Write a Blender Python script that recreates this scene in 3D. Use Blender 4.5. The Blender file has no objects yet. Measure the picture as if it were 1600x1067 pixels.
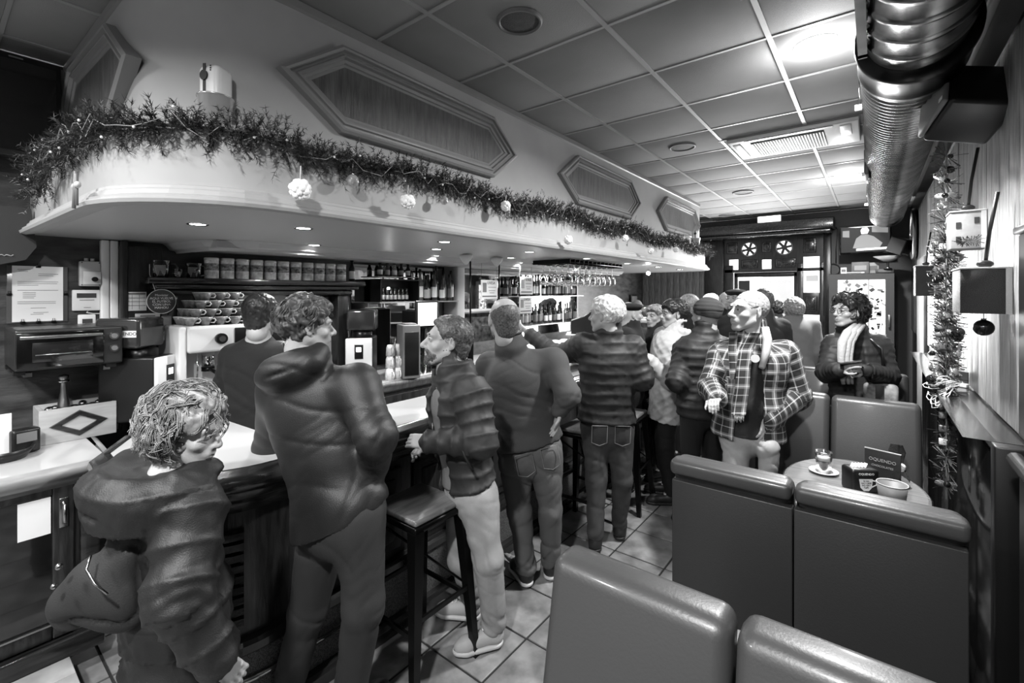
import bpy, bmesh, math, random
import numpy as np
from mathutils import Vector, Matrix
R0 = random.Random(7)
PI = math.pi
scene = bpy.context.scene
COL = scene.collection
EYE = 1.72
# ---------------- camera ----------------
cd = bpy.data.cameras.new('camera'); cam = bpy.data.objects.new('camera', cd); COL.objects.link(cam)
cam.location = (0, 0, EYE); cam.rotation_euler = (PI/2, 0, math.atan2(565, 721))
cd.sensor_width = 36; cd.lens = 721/1600*36; cd.shift_y = -76.5/1600; cd.clip_start = 0.05
scene.camera = cam
# ---------------- world, exposure ----------------
scene.view_settings.view_transform = 'Standard'; scene.view_settings.look = 'None'
scene.view_settings.gamma = 1; scene.view_settings.use_curve_mapping = False
scene.view_settings.exposure = 0.34
w = bpy.data.worlds.new('world'); scene.world = w; w.use_nodes = True
w.node_tree.nodes['Background'].inputs[0].default_value = (1, 1, 1, 1)
w.node_tree.nodes['Background'].inputs[1].default_value = 6.
# ---------------- lamps of the room and added fill lights ----------------
def area(name, loc, size, power, rot=(0, 0, 0), spread=PI, shape='DISK', sy=None):
    l = bpy.data.lights.new(name, 'AREA'); l.energy = power; l.shape = shape; l.size = size
    if sy: l.size_y = sy
    l.spread = spread
    o = bpy.data.objects.new(name, l); o.location = loc; o.rotation_euler = rot; COL.objects.link(o); return o
DOWN = [(-0.234, 2.84), (-0.234, 6.33), (-0.234, -0.62)]
for i, (x, y) in enumerate(DOWN):
    area('ceiling_lamp_and_fill', (x, y, 2.975), .15, (88, 130, 118)[i], spread=2.9)
    pl = bpy.data.lights.new('ceiling_halo_light', 'POINT'); pl.energy = (10, 18, 9)[i]; pl.shadow_soft_size = .05  # added point light under each lamp, makes the halo on the ceiling
    po = bpy.data.objects.new('ceiling_halo_light', pl); po.location = (x, y, 2.90); COL.objects.link(po)
area('ceiling_lamp_and_fill', (-1.9, -1.1, 2.97), .3, 70, spread=2.8)  # unseen fill light behind the camera, brightens the near bulkhead
area('ceiling_lamp_and_fill', (-3.0, -0.6, 2.97), .3, 24, spread=2.8)  # unseen area light behind the camera, no fixture drawn
BARL = [(-2.45, .78), (-2.2, 1.15), (-2.1, 2.0), (-2.5, 2.3), (-2.1, 2.9), (-2.1, 3.8), (-2.6, 3.3), (-2.1, 4.7), (-2.55, 4.4), (-2.1, 5.6), (-2.1, 6.4), (-2.92, 1.6), (-2.95, 2.7), (-2.95, 3.9), (-2.95, 5.1)]
for i, (x, y) in enumerate(BARL):
    area('bar_lamp_and_fill', (x, y, 2.018), .06, 2.6 if i < 11 else 10, spread=2.6)  # inner row is added and stronger, lighting the shelves behind the bar
area('doorway_daylight', (-1.4, 8.6, 1.3), 1.3, 170, rot=(-PI/2, 0, 0), shape='RECTANGLE', sy=1.6)
# ---------------- pixel helper: a ray of the camera met with a plane ----------------
DV = np.array([-.6168, .7871, 0]); RV = np.array([.7871, .6168, 0]); ZV = np.array([0, 0, 1.])
def P(u, v, t=None, x=None, y=None, z=None):
    r = DV + RV*(u-800)/721 + ZV*(457-v)/721
    if x is not None: t = x/r[0]
    elif y is not None: t = y/r[1]
    elif z is not None: t = (z-EYE)/r[2]
    return np.array([0, 0, EYE]) + r*t
# ---------------- materials ----------------
MATS = {}
def lin(g): return g/12.92 if g < .04 else ((g+.055)/1.055)**2.4
def mat(name, g=.5, rough=.5, metal=0., bump=0., bscale=60., var=0., vscale=6., stretch=(1, 1, 1), emit=0., trans=0., coat=0., ior=1.45, alpha=1., spec=.5, detail=4, sheen=0.):
    if name in MATS: return MATS[name]
    m = bpy.data.materials.new(name); m.use_nodes = True; MATS[name] = m
    nt = m.node_tree; b = nt.nodes['Principled BSDF']; L = nt.links
    c = lin(g); b.inputs['Base Color'].default_value = (c, c, c, 1)
    b.inputs['Roughness'].default_value = rough; b.inputs['Metallic'].default_value = metal
    b.inputs['IOR'].default_value = ior; b.inputs['Transmission Weight'].default_value = trans
    b.inputs['Coat Weight'].default_value = coat; b.inputs['Coat Roughness'].default_value = .12
    b.inputs['Alpha'].default_value = alpha; b.inputs['Specular IOR Level'].default_value = spec
    b.inputs['Sheen Weight'].default_value = sheen
    if emit: b.inputs['Emission Color'].default_value = (1, 1, 1, 1); b.inputs['Emission Strength'].default_value = emit
    if var or bump:
        tc = nt.nodes.new('ShaderNodeTexCoord'); mp = nt.nodes.new('ShaderNodeMapping'); mp.inputs['Scale'].default_value = stretch
        L.new(tc.outputs['Object'], mp.inputs['Vector'])
        if var:
            n = nt.nodes.new('ShaderNodeTexNoise'); n.inputs['Scale'].default_value = vscale; n.inputs['Detail'].default_value = detail
            L.new(mp.outputs[0], n.inputs['Vector'])
            mr = nt.nodes.new('ShaderNodeMapRange'); mr.inputs['From Min'].default_value = .3; mr.inputs['From Max'].default_value = .7
            mr.inputs['To Min'].default_value = lin(max(0, g-var)); mr.inputs['To Max'].default_value = lin(min(1, g+var))
            L.new(n.outputs['Fac'], mr.inputs['Value']); L.new(mr.outputs[0], b.inputs['Base Color'])
        if bump:
            n2 = nt.nodes.new('ShaderNodeTexNoise'); n2.inputs['Scale'].default_value = bscale; n2.inputs['Detail'].default_value = 3
            L.new(mp.outputs[0], n2.inputs['Vector'])
            bp = nt.nodes.new('ShaderNodeBump'); bp.inputs['Strength'].default_value = bump; bp.inputs['Distance'].default_value = .01
            L.new(n2.outputs['Fac'], bp.inputs['Height']); L.new(bp.outputs[0], b.inputs['Normal'])
    return m
paint = mat('cream_paint', .62, .55, var=.03, vscale=2)
soffitm = mat('soffit_paint', .66, .35)
tilem = mat('ceiling_tile', .52, .8, bump=.15, bscale=200, var=.03, vscale=1.5)
gridm = mat('ceiling_grid', .60, .4)
trimp = mat('trim_paint', .50, .4)
dwood = mat('dark_wood', .13, .28, var=.05, vscale=9, stretch=(6, 6, .8), bump=.1, bscale=30)
dwoodh = mat('dark_wood_along', .12, .22, var=.05, vscale=9, stretch=(6, .6, 6), bump=.1, bscale=30, coat=.5)
mwood = mat('mid_wood', .34, .35, var=.09, vscale=10, stretch=(5, 5, .6), bump=.15, bscale=40)
panelw = mat('panel_wood', .33, .42, var=.06, vscale=9, stretch=(5, 5, .6), bump=.3, bscale=30)
rwood = mat('right_wall_wood', .62, .30, var=.14, vscale=9, stretch=(1, 7, .7), bump=.35, bscale=45)
lwood = mat('left_wall_wood', .20, .45, var=.09, vscale=5, stretch=(1, 1, 3.5), bump=.2, bscale=30)
pale = mat('pale_wood', .50, .4, var=.07, vscale=7, stretch=(1, 1, 5))
floorm = mat('floor_tile', .42, .30, var=.14, vscale=7, bump=.12, bscale=25, detail=8)
grout = mat('grout', .12, .9)
terr = mat('terrazzo', .22, .5, var=.2, vscale=220, detail=2)
black = mat('black_plastic', .07, .35)
blackg = mat('black_gloss', .05, .08, coat=.5)
blackm = mat('black_metal', .07, .3, metal=.6)
steel = mat('steel', .62, .25, metal=1)
steelb = mat('brushed_steel', .58, .3, metal=1, bump=.05, bscale=80)
ductm = mat('duct_steel', .50, .27, metal=1, var=.08, vscale=8)
chrome = mat('chrome', .8, .08, metal=1)
white = mat('white_plastic', .82, .35)
whitec = mat('white_counter', .66, .16, coat=.3)
offw = mat('off_white', .72, .4)
paper = mat('paper', .86, .7)
ink = mat('ink', .15, .8)
inkg = mat('ink_grey', .42, .8)
glassm = mat('glass', 1., .02, trans=1, ior=1.45)
winem = mat('thin_glass', .95, .03, trans=1, ior=1.25)
mirrorm = mat('mirror', .75, .03, metal=1)
vinyl = mat('booth_vinyl', .21, .40, bump=.06, bscale=150, coat=.15)
vinylb = mat('booth_back_vinyl', .15, .42, bump=.06, bscale=200)
lampm = mat('lamp_glow', 1, .5, emit=14)
dgrey = mat('dark_grey', .2, .5)
mgrey = mat('mid_grey', .4, .5)
lgrey = mat('light_grey', .6, .5)
# ---------------- mesh builder ----------------
class MB:
    def __init__(s): s.v = []; s.f = []; s.m = []; s.sm = []
    def add(s, vs, fs, mi=0, smooth=False):
        o = len(s.v); s.v += [tuple(map(float, p)) for p in vs]
        for f in fs: s.f.append(tuple(i+o for i in f)); s.m.append(mi); s.sm.append(smooth)
        return s
    def box(s, a, b, mi=0, c=0., M=None):
        (x0, y0, z0), (x1, y1, z1) = a, b
        if x0 > x1: x0, x1 = x1, x0
        if y0 > y1: y0, y1 = y1, y0
        if z0 > z1: z0, z1 = z1, z0
        if c <= 0:
            vs = [(x, y, z) for z in (z0, z1) for y in (y0, y1) for x in (x0, x1)]
            fs = [(0, 2, 3, 1), (4, 5, 7, 6), (0, 1, 5, 4), (2, 6, 7, 3), (0, 4, 6, 2), (1, 3, 7, 5)]
            if M is not None: vs = [tuple(M @ Vector(p)) for p in vs]
            return s.add(vs, fs, mi)
        bm = bmesh.new(); bmesh.ops.create_cube(bm, size=1)
        for q in bm.verts: q.co = Vector(((x0+x1)/2+q.co.x*(x1-x0), (y0+y1)/2+q.co.y*(y1-y0), (z0+z1)/2+q.co.z*(z1-z0)))
        c = min(c, .49*min(x1-x0, y1-y0, z1-z0))
        bmesh.ops.bevel(bm, geom=bm.edges[:], offset=c, segments=2 if c < .012 else 4, profile=.5, affect='EDGES')
        bm.verts.index_update()
        vs = [tuple(M @ q.co) if M is not None else tuple(q.co) for q in bm.verts]
        s.add(vs, [tuple(q.index for q in f.verts) for f in bm.faces], mi, True); bm.free(); return s
    def tube(s, pts, r, n=8, mi=0, cap=True, smooth=True):
        pts = [np.array(p, float) for p in pts]; rs = r if hasattr(r, '__len__') else [r]*len(pts)
        up = np.array([0, 0, 1.]); prev = None; vs = []
        for i, p in enumerate(pts):
            d = pts[min(i+1, len(pts)-1)]-pts[max(i-1, 0)]; d = d/(np.linalg.norm(d)+1e-9)
            if prev is None:
                ref = up if abs(d[2]) < .9 else np.array([1., 0, 0]); a = np.cross(d, ref)
            else: a = prev-d*np.dot(prev, d)
            a = a/(np.linalg.norm(a)+1e-9); prev = a; b = np.cross(d, a)
            for k in range(n):
                t = 2*PI*k/n; vs.append(p+rs[i]*(math.cos(t)*a+math.sin(t)*b))
        fs = []
        for i in range(len(pts)-1):
            for k in range(n): fs.append((i*n+k, i*n+(k+1) % n, (i+1)*n+(k+1) % n, (i+1)*n+k))
        s.add(vs, fs, mi, smooth)
        if cap:
            o = len(s.v)-len(vs); s.f.append(tuple(o+k for k in range(n))[::-1]); s.m.append(mi); s.sm.append(False)
            s.f.append(tuple(o+(len(pts)-1)*n+k for k in range(n))); s.m.append(mi); s.sm.append(False)
        return s
    def lathe(s, prof, n=20, c=(0, 0, 0), mi=0, smooth=True, sx=1, sy=1):
        vs = []
        for (r, z) in prof:
            for k in range(n):
                t = 2*PI*k/n; vs.append((c[0]+sx*r*math.cos(t), c[1]+sy*r*math.sin(t), c[2]+z))
        fs = [(i*n+k, i*n+(k+1) % n, (i+1)*n+(k+1) % n, (i+1)*n+k) for i in range(len(prof)-1) for k in range(n)]
        return s.add(vs, fs, mi, smooth)
    def prism(s, poly, z0, z1, mi=0, M=None):      # poly (x,y) extruded in z
        n = len(poly); vs = [(x, y, z0) for x, y in poly]+[(x, y, z1) for x, y in poly]
        if M is not None: vs = [tuple(M @ Vector(p)) for p in vs]
        fs = [tuple(range(n))[::-1], tuple(range(n, 2*n))]+[(i, (i+1) % n, n+(i+1) % n, n+i) for i in range(n)]
        return s.add(vs, fs, mi)
    def sweep(s, path, prof, mi=0, closed=False, smooth=False):   # path (x,y); profile (out, z), out to the right of travel
        n = len(path); vs = []
        for i in range(n):
            if closed: a, b = path[i-1], path[(i+1) % n]
            else: a, b = path[max(i-1, 0)], path[min(i+1, n-1)]
            p = path[i]
            def nr(q, w):
                dx, dy = w[0]-q[0], w[1]-q[1]; l = math.hypot(dx, dy) or 1; return (dy/l, -dx/l)
            n1 = nr(a, p) if (i > 0 or closed) else nr(p, b); n2 = nr(p, b) if (i < n-1 or closed) else n1
            mx, my = n1[0]+n2[0], n1[1]+n2[1]; k = 2/(mx*mx+my*my); mx *= k; my *= k
            for (o, z) in prof: vs.append((p[0]+mx*o, p[1]+my*o, z))
        m = len(prof); fs = []
        for i in range(n if closed else n-1):
            j = (i+1) % n
            for k in range(m-1): fs.append((i*m+k, j*m+k, j*m+k+1, i*m+k+1))
        return s.add(vs, fs, mi, smooth)
    def sph(s, c, r, mi=0, n=12, m=8, sc=(1, 1, 1)):
        vs = [(c[0], c[1], c[2]-r*sc[2])]
        for i in range(1, m):
            a = -PI/2+PI*i/m
            for k in range(n):
                t = 2*PI*k/n; vs.append((c[0]+r*sc[0]*math.cos(a)*math.cos(t), c[1]+r*sc[1]*math.cos(a)*math.sin(t), c[2]+r*sc[2]*math.sin(a)))
        vs.append((c[0], c[1], c[2]+r*sc[2])); fs = []
        for k in range(n): fs.append((0, 1+(k+1) % n, 1+k))
        for i in range(m-2):
            for k in range(n): fs.append((1+i*n+k, 1+i*n+(k+1) % n, 1+(i+1)*n+(k+1) % n, 1+(i+1)*n+k))
        o = 1+(m-2)*n
        for k in range(n): fs.append((o+k, o+(k+1) % n, len(vs)-1))
        return s.add(vs, fs, mi, True)
    def quad(s, a, b, c, d, mi=0): return s.add([a, b, c, d], [(0, 1, 2, 3)], mi)
    def mesh(s, name, mats):
        me = bpy.data.meshes.new(name); me.from_pydata(s.v, [], s.f)
        for m in (mats if isinstance(mats, (list, tuple)) else [mats]): me.materials.append(m)
        me.polygons.foreach_set('material_index', s.m); me.polygons.foreach_set('use_smooth', s.sm); me.update()
        return me
def link(name, me, parent=None, loc=(0, 0, 0), rz=0.):
    o = bpy.data.objects.new(name, me); COL.objects.link(o); o.location = loc; o.rotation_euler = (0, 0, rz)
    if parent is not None: o.parent = parent
    return o
def ob(name, mb, mats, parent=None, loc=(0, 0, 0), rz=0.): return link(name, mb.mesh(name, mats), parent, loc, rz)
def tag(o, label, cat, group=None, kind=None):
    o['label'] = label; o['category'] = cat
    if group: o['group'] = group
    if kind: o['kind'] = kind
    return o
def thing(name, label, cat, loc=(0, 0, 0), rz=0., group=None):
    o = bpy.data.objects.new(name, None); COL.objects.link(o); o.location = loc; o.rotation_euler = (0, 0, rz); o.empty_display_size = .05
    return tag(o, label, cat, group)
def struct(name, mb, mats, parent=None, loc=(0, 0, 0)):
    o = ob(name, mb, mats, parent, loc)
    if parent is None: o['kind'] = 'structure'
    return o
def copy_thing(src, loc, rz=None, label=None, group=None):
    def cp(o, par):
        c = o.copy(); COL.objects.link(c); c.parent = par
        for ch in list(KIDS.get(o.name, [])): cp(ch, c)
        return c
    KIDS = {}
    for ch in src.children: KIDS.setdefault(src.name, []).append(ch)
    for ch in src.children:
        for g in ch.children: KIDS.setdefault(ch.name, []).append(g)
    c = cp(src, None); c.location = loc
    if rz is not None: c.rotation_euler = (0, 0, rz)
    if label: c['label'] = label
    if group: c['group'] = group
    return c
def text(name, body, size, m, loc, rot, parent=None, align='CENTER', ext=.0005, lines=1.0):
    cu = bpy.data.curves.new(name, 'FONT'); cu.body = body; cu.size = size; cu.align_x = align; cu.align_y = 'CENTER'; cu.extrude = ext; cu.space_line = lines
    cu.resolution_u = 3
    o = bpy.data.objects.new(name, cu); o.data.materials.append(m); COL.objects.link(o)
    o.location = loc; o.rotation_euler = rot
    if parent is not None: o.parent = parent
    return o
def arc(cx, cy, r, a0, a1, n=8): return [(cx+r*math.cos(math.radians(a0+(a1-a0)*i/n)), cy+r*math.sin(math.radians(a0+(a1-a0)*i/n))) for i in range(n+1)]
# =================== SETTING ===================
XR = .44; XL = -3.62; YB = 8.8; YF = -1.9; ZC = 2.998
# floor with its tiles
f = struct('floor', MB().box((XL-.2, YF-.2, -.06), (XR+.2, YB+.3, -.006)), grout)
tm = MB().box((-.1605, -.1605, -.02), (.1605, .1605, .0), c=.003).mesh('floor_tile', floorm)
nt = 0
for i in range(-6, 6):
    for j in range(-1, 27):
        x = -1.36+.1665+.333*i; y = .02+.333*j
        if x < -2.05 or x > .40 or (y > 5.2 and (x < -1.9 or x > .2)): continue
        link('floor_tile', tm, f, (x, y, R0.uniform(-.0015, .0005)))
g = MB()
for i in range(-12, 2):
    for j in range(-6, 27):
        x = -1.36+.1665+.333*i; y = .02+.333*j
        if not (x < -2.05 or x > .40 or j < -1 or (y > 5.2 and (x < -1.9 or x > .2))): continue
        if x-.16 < XL or x+.16 > XR+.05: continue
        g.box((x-.1605, y-.1605, -.02), (x+.1605, y+.1605, 0))
o = ob('tile_field', g, floorm, f); o['kind'] = 'stuff'
# ceiling: slab, grid, tiles
c = struct('ceiling', MB().box((XL-.2, YF-.2, ZC+.03), (XR+.2, YB+.3, ZC+.08)), tilem)
gx = [.186-.5975*k for k in range(0, 7)]; gy = [2.02-.595*6+.595*k for k in range(0, 19)]
gm = MB()
for x in gx: gm.box((x-.012, YF, ZC-.004), (x+.012, YB, ZC+.012))
for y in gy: gm.box((XL, y-.009, ZC-.003), (XR, y+.009, ZC+.011))
ob('ceiling_grid', gm, gridm, c)
cols = [XR]+gx+[XL]
LAMPX = [(-.234, 2.84), (-.234, 6.33), (-.234, -.62)]
for a in range(len(cols)-1):
    x1, x0 = cols[a], cols[a+1]
    if x1-x0 < .05: continue
    for b in range(len(gy)):
        y0 = gy[b]; y1 = gy[b+1] if b+1 < len(gy) else YB
        if y1-y0 < .05 or y0 > YB: continue
        y1 = min(y1, YB)
        if x1 < -1.9 and y0 > .6: continue
        link('ceiling_tile', MB().box((x0+.010, y0+.008, ZC+.002), (x1-.010, y1-.008, ZC+.022), c=.004).mesh('ceiling_tile', tilem), c)
# walls
w_ = struct('wall_left', MB().box((XL-.15, YF, 0), (XL, YB, ZC)), lwood)
ob('frieze', MB().box((XL, YF, 2.74), (XL+.03, .5, 2.97)).box((XL, YF, 2.70), (XL+.045, .5, 2.745), c=.01), mwood, w_)
for i, (x0, x1) in enumerate([(.045, .083), (.086, .125)]):
    ob('pilaster_board', MB().box((XL, .60+x0, .9), (XL+.05, .60+x1, 2.03), c=.006), white, w_)
ob('dark_post', MB().box((XL, .728, .9), (XL+.10, .76, 2.03), c=.006), dwood, w_)
wr = struct('wall_right', MB().box((XR, YF, 0), (XR+.15, YB, ZC)), dwood)
y = 2.40; k = 0
while y < YB-.1:
    wd = R0.choice([.11, .14, .17]); z1 = 2.72
    ob('plank', MB().box((XR-.012+R0.uniform(-.002, .002), y+.0015, 1.19), (XR+.01, y+wd-.0015, z1), c=.002), rwood if y < 6.2 else mwood, wr); y += wd
ob('upper_board', MB().box((XR-.02, YF, 2.72), (XR+.01, YB, 2.95)), blackm, wr)
struct('trim_right_cove', MB().box((XR-.05, YF, 2.955), (XR, YB, 2.997), c=.01), offw)
wf = struct('wall_front', MB().box((XL, YF-.15, 0), (XR, YF, ZC)), mat('front_wall', .5, .6))
# end wall with openings: X -1.955..-.99 door, side glass -.93..-.64
DX0, DX1, SX0, SX1 = -1.955, -.99, -.90, -.68
we = struct('wall_back', MB().box((XL, YB, 0), (-2.42, YB+.2, ZC)).box((-.52, YB, 0), (XR, YB+.2, ZC)).box((-2.42, YB, 2.80), (-.52, YB+.2, ZC)), mat('end_wall', .24, .5))
for i in range(10):
    ob('plank', MB().box((-3.6+.12*i+.002, YB-.02, 0), (-3.6+.12*i+.118, YB, 2.2), c=.002), mwood, we)
# door surround
dr = struct('door_1', MB().box((-2.42, YB-.05, 0), (-2.10, YB+.12, 2.8), c=.01).box((-.62, YB-.05, 0), (-.52, YB+.12, 2.8), c=.01)
    .box((-2.10, YB+.02, 2.70), (-.62, YB+.1, 2.8)).box((DX1, YB+.02, 0), (SX0, YB+.08, 2.2), c=.008).box((SX1, YB+.02, 0), (-.62, YB+.08, 2.2), c=.006)
    .box((-2.10, YB+.02, 0), (DX0, YB+.08, 2.2), c=.008).box((SX0, YB+.02, 1.36), (SX1, YB+.07, 1.72), c=.006).box((SX0, YB+.02, 0), (SX1, YB+.07, .45), c=.006).box((-2.1, YB+.02, 2.07), (-.62, YB+.08, 2.12)), dwood)
ob('lintel', MB().box((-2.5, YB-.42, 2.70), (-.46, YB-.02, 2.86), c=.02).box((-2.46, YB-.36, 2.64), (-.5, YB-.02, 2.70), c=.02), dwoodh, dr)
# transom board with round and rectangular lights
def disc(n=24): return [(math.cos(2*PI*i/n), math.sin(2*PI*i/n)) for i in range(n)]
P1_, P2_ = -1.70, -1.17
tb = bmesh.new()
def plate_holes(x0, x1, z0, z1, holes, yy, th):
    mb = MB(); xs = sorted({x0, x1}|{h[0] for h in holes}|{h[1] for h in holes}); zs = sorted({z0, z1}|{h[2] for h in holes}|{h[3] for h in holes})
    for i in range(len(xs)-1):
        for j in range(len(zs)-1):
            cx, cz = (xs[i]+xs[i+1])/2, (zs[j]+zs[j+1])/2
            if any(h[0] < cx < h[1] and h[2] < cz < h[3] for h in holes): continue
            mb.box((xs[i], yy, zs[j]), (xs[i+1], yy+th, zs[j+1]))
    return mb
holes = [(P1_-.13, P1_+.13, 2.34, 2.60), (P2_-.13, P2_+.13, 2.34, 2.60), (-2.02, -1.87, 2.08, 2.30), (-1.50, -1.36, 2.10, 2.28), (SX0+.0, SX1, 2.12, 2.30)]
mb = plate_holes(-2.10, -.62, 2.10, 2.70, holes, YB+.03, .04)
for cx in (P1_, P2_):
    for k in range(24):   # ring filling the square hole to a round one
        a0, a1 = 2*PI*k/24, 2*PI*(k+1)/24
        def sq(a): m_ = max(abs(math.cos(a)), abs(math.sin(a))); return (math.cos(a)/m_*.13, math.sin(a)/m_*.13)
        def ci(a): return (math.cos(a)*.118, math.sin(a)*.118)
        q = [sq(a0), sq(a1), ci(a1), ci(a0)]
        mb.add([(cx+x, YB+.03, 2.47+z) for x, z in q]+[(cx+x, YB+.07, 2.47+z) for x, z in q], [(0, 1, 2, 3), (3, 2, 6, 7), (4, 7, 6, 5)])
ob('transom_board', mb, dwood, dr)
for cx in (P1_, P2_):
    rg = MB(); pts = [(cx+.118*math.cos(2*PI*k/24), YB+.03, 2.47+.118*math.sin(2*PI*k/24)) for k in range(25)]
    rg.tube(pts, .012, 6); fr = ob('round_frame', rg, trimp, dr)
    st = MB()
    for k in range(6):
        a = 2*PI*k/6+.2
        st.add([(cx+.02*math.cos(a-1.2), YB+.045, 2.47+.02*math.sin(a-1.2)), (cx+.112*math.cos(a-.2), YB+.045, 2.47+.112*math.sin(a-.2)), (cx+.112*math.cos(a+.2), YB+.045, 2.47+.112*math.sin(a+.2)), (cx+.02*math.cos(a+1.2), YB+.045, 2.47+.02*math.sin(a+1.2))], [(0, 1, 2, 3)])
    st.lathe([(0, 0), (.035, 0)], 16, (0, 0, 0)); 
    for i in range(len(st.v)-32, len(st.v)): x, y_, z = st.v[i]; st.v[i] = (cx+x, YB+.044, 2.47+y_)
    ob('star_tracery', st, dgrey, fr)
for (x0, x1, z0, z1) in [(-1.82, -1.56, 2.14, 2.29), (-1.30, -1.0, 2.14, 2.29), (-2.06, -1.88, 2.40, 2.60), (-1.50, -1.36, 2.40, 2.58), (-.90, -.72, 2.36, 2.60), (-.87, -.71, 1.42, 1.66)]:
    ob('raised_panel', MB().box((x0, YB+.008, z0), (x1, YB+.04, z1), c=.012).box((x0+.03, YB-.002, z0+.03), (x1-.03, YB+.02, z1-.03), c=.008), dwoodh, dr)
gp = MB().box((DX0, YB+.10, 0), (DX0+.06, YB+.14, 2.05), c=.006).box((DX1-.05, YB+.10, 0), (DX1, YB+.14, 2.05), c=.006).box((DX0, YB+.10, 1.99), (DX1, YB+.14, 2.07), c=.006).box((DX0, YB+.1, 0), (DX1, YB+.14, .2), c=.006)
lf = ob('door_leaf', gp, dwood, dr)
ob('glass_pane', MB().box((DX0+.06, YB+.117, .2), (DX1-.05, YB+.123, 1.99)), glassm, lf)
ob('door_notice', MB().box((-1.88, YB+.095, 1.62), (-1.70, YB+.1, 1.93)), dgrey, lf)
ob('notice_sheet', MB().box((-1.865, YB+.09, 1.62), (-1.715, YB+.094, 1.74)), paper, lf)
ob('side_sheet', MB().box((SX0+.03, YB+.09, 1.9), (SX1-.02, YB+.1, 2.0)), paper, dr)
ob('side_sheet', MB().box((SX0+.05, YB+.09, 1.16), (SX1-.04, YB+.1, 1.3)), offw, dr)
# the street outside
o = struct('floor_street', MB().box((-9, YB+.2, -.12), (6, 20, -.05)), mat('street', .55, .9)); 
st = ob('house_front', MB().box((-10, 15, -.1), (7, 15.4, 7)), mat('house_plaster', .8, .9, var=.03)); tag(st, 'pale house front seen through the glass of the street door', 'building')
for (x0, x1, z0, z1) in [(-4.6, -3.7, 1.0, 2.6), (-2.6, -1.7, 0, 2.4), (-.6, .3, 1.0, 2.6)]:
    wv = ob('window', MB().box((x0, 14.94, z0), (x1, 15, z1), c=.02), mat('shutter', .66, .7), st)
    ob('pane', MB().box((x0+.1, 14.92, z0+.1), (x1-.1, 14.94, z1-.1)), mat('far_pane', .5, .2), wv)
# wainscot on the right: reeded panel, ledge, end post
wa = struct('trim_wainscot', MB().box((.352, 2.40, .02), (XR, 5.56, 1.13)), dwoodh)
rd = MB(); y = 2.41
while y < 5.55:
    rd.add([(.352, y, .03), (.346, y+.006, .03), (.3425, y+.012, .03), (.346, y+.018, .03), (.352, y+.0235, .03)]+[(.352, y, 1.12), (.346, y+.006, 1.12), (.3425, y+.012, 1.12), (.346, y+.018, 1.12), (.352, y+.0235, 1.12)],
           [(i, i+5, i+6, i+1) for i in range(4)], 0, False); y += .026
rdo = ob('reeding', rd, mat('reeded_gloss', .10, .12, coat=1), wa); rdo['kind'] = 'stuff'
prof = [(0, 1.13), (.018, 1.13), (.030, 1.138), (.034, 1.153), (.030, 1.168), (.018, 1.178), (-.09, 1.180)]
ob('ledge', MB().sweep([(.352, 5.56), (.352, 2.40)], [(-a, z) for a, z in prof], smooth=True).box((.35, 2.4, 1.13), (XR, 5.56, 1.1785)), dwoodh, wa)
ob('end_post', MB().box((.335, 2.33, 0), (XR, 2.40, 1.178), c=.006), black, wa)
ob('near_panel', MB().box((.36, .2, 0), (XR, 2.12, 1.19)), black, wa)
ob('near_rail', MB().tube([(.352, .2, 1.195), (.352, 2.12, 1.195)], .022, 12), dwoodh, wa)
ob('dark_board', MB().box((.415, 1.2, 1.20), (XR, 2.46, 1.93), c=.005).box((.40, 1.2, 1.93), (XR, 2.46, 1.955), 0, c=.005), black, wa)
ob('far_door', MB().box((.40, 6.3, 0), (XR, 7.2, 2.1), c=.01), mwood, wr)
# canopy and bulkhead over the bar
cpath = [(XL, .36), (-2.30, .40)]+arc(-2.27, .87, .47, -88, 0, 10)[1:]+[(-1.80, 6.5)]+arc(-2.1, 6.5, .3, 0, 90, 6)[1:]+[(XL, 6.8)]
ct = struct('trim_canopy', MB().sweep(cpath, [(0, 2.06), (0, 2.325)], smooth=True), paint)
n_ = len(cpath)
tp = MB(); tp.add([(x, y, 2.325) for x, y in cpath], [tuple(range(n_))]); ob('canopy_top', tp, paint, ct)
tp = MB(); tp.add([(x, y, 2.035) for x, y in cpath], [tuple(range(n_))[::-1]]); ob('soffit', tp, soffitm, ct)
mold = [(-.02, 2.034), (.035, 2.022), (.055, 2.028), (.060, 2.040), (.048, 2.050), (.048, 2.056), (.034, 2.062), (.030, 2.078), (.022, 2.084), (.020, 2.094), (.012, 2.098), (0, 2.10)]
ob('moulding', MB().sweep(cpath, mold, smooth=False), paint, ct)
ob('top_lip', MB().sweep(cpath, [(0, 2.300), (.012, 2.306), (.014, 2.322), (0, 2.330), (-.02, 2.331)]), paint, ct)
ipath = [(-3.05, 6.5), (-3.05, 1.3), (-3.20, 1.1), (XL, 1.05)]
ob('inner_moulding', MB().sweep(ipath, [(0, 2.034), (0, 1.985), (-.02, 1.975), (-.03, 1.99), (-.06, 1.996), (-.08, 2.02), (-.10, 2.034)]), paint, ct)
ob('inner_soffit', MB().box((XL, 1.07, 1.99), (-3.06, 6.5, 2.03)), paint, ct)
bpath = [(XL, .50), (-2.45, .52)]+arc(-2.44, .97, .45, -88, 0, 10)[1:]+[(-1.99, 6.95), (-2.03, 7.02), (XL, 7.02)]
bk = struct('wall_bulkhead', MB().sweep(bpath, [(0, 2.325), (0, ZC)], smooth=True), paint)
ob('crown_strip', MB().sweep(bpath, [(0, 2.955), (.010, 2.965), (.012, 2.997)]), trimp, bk)
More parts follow.
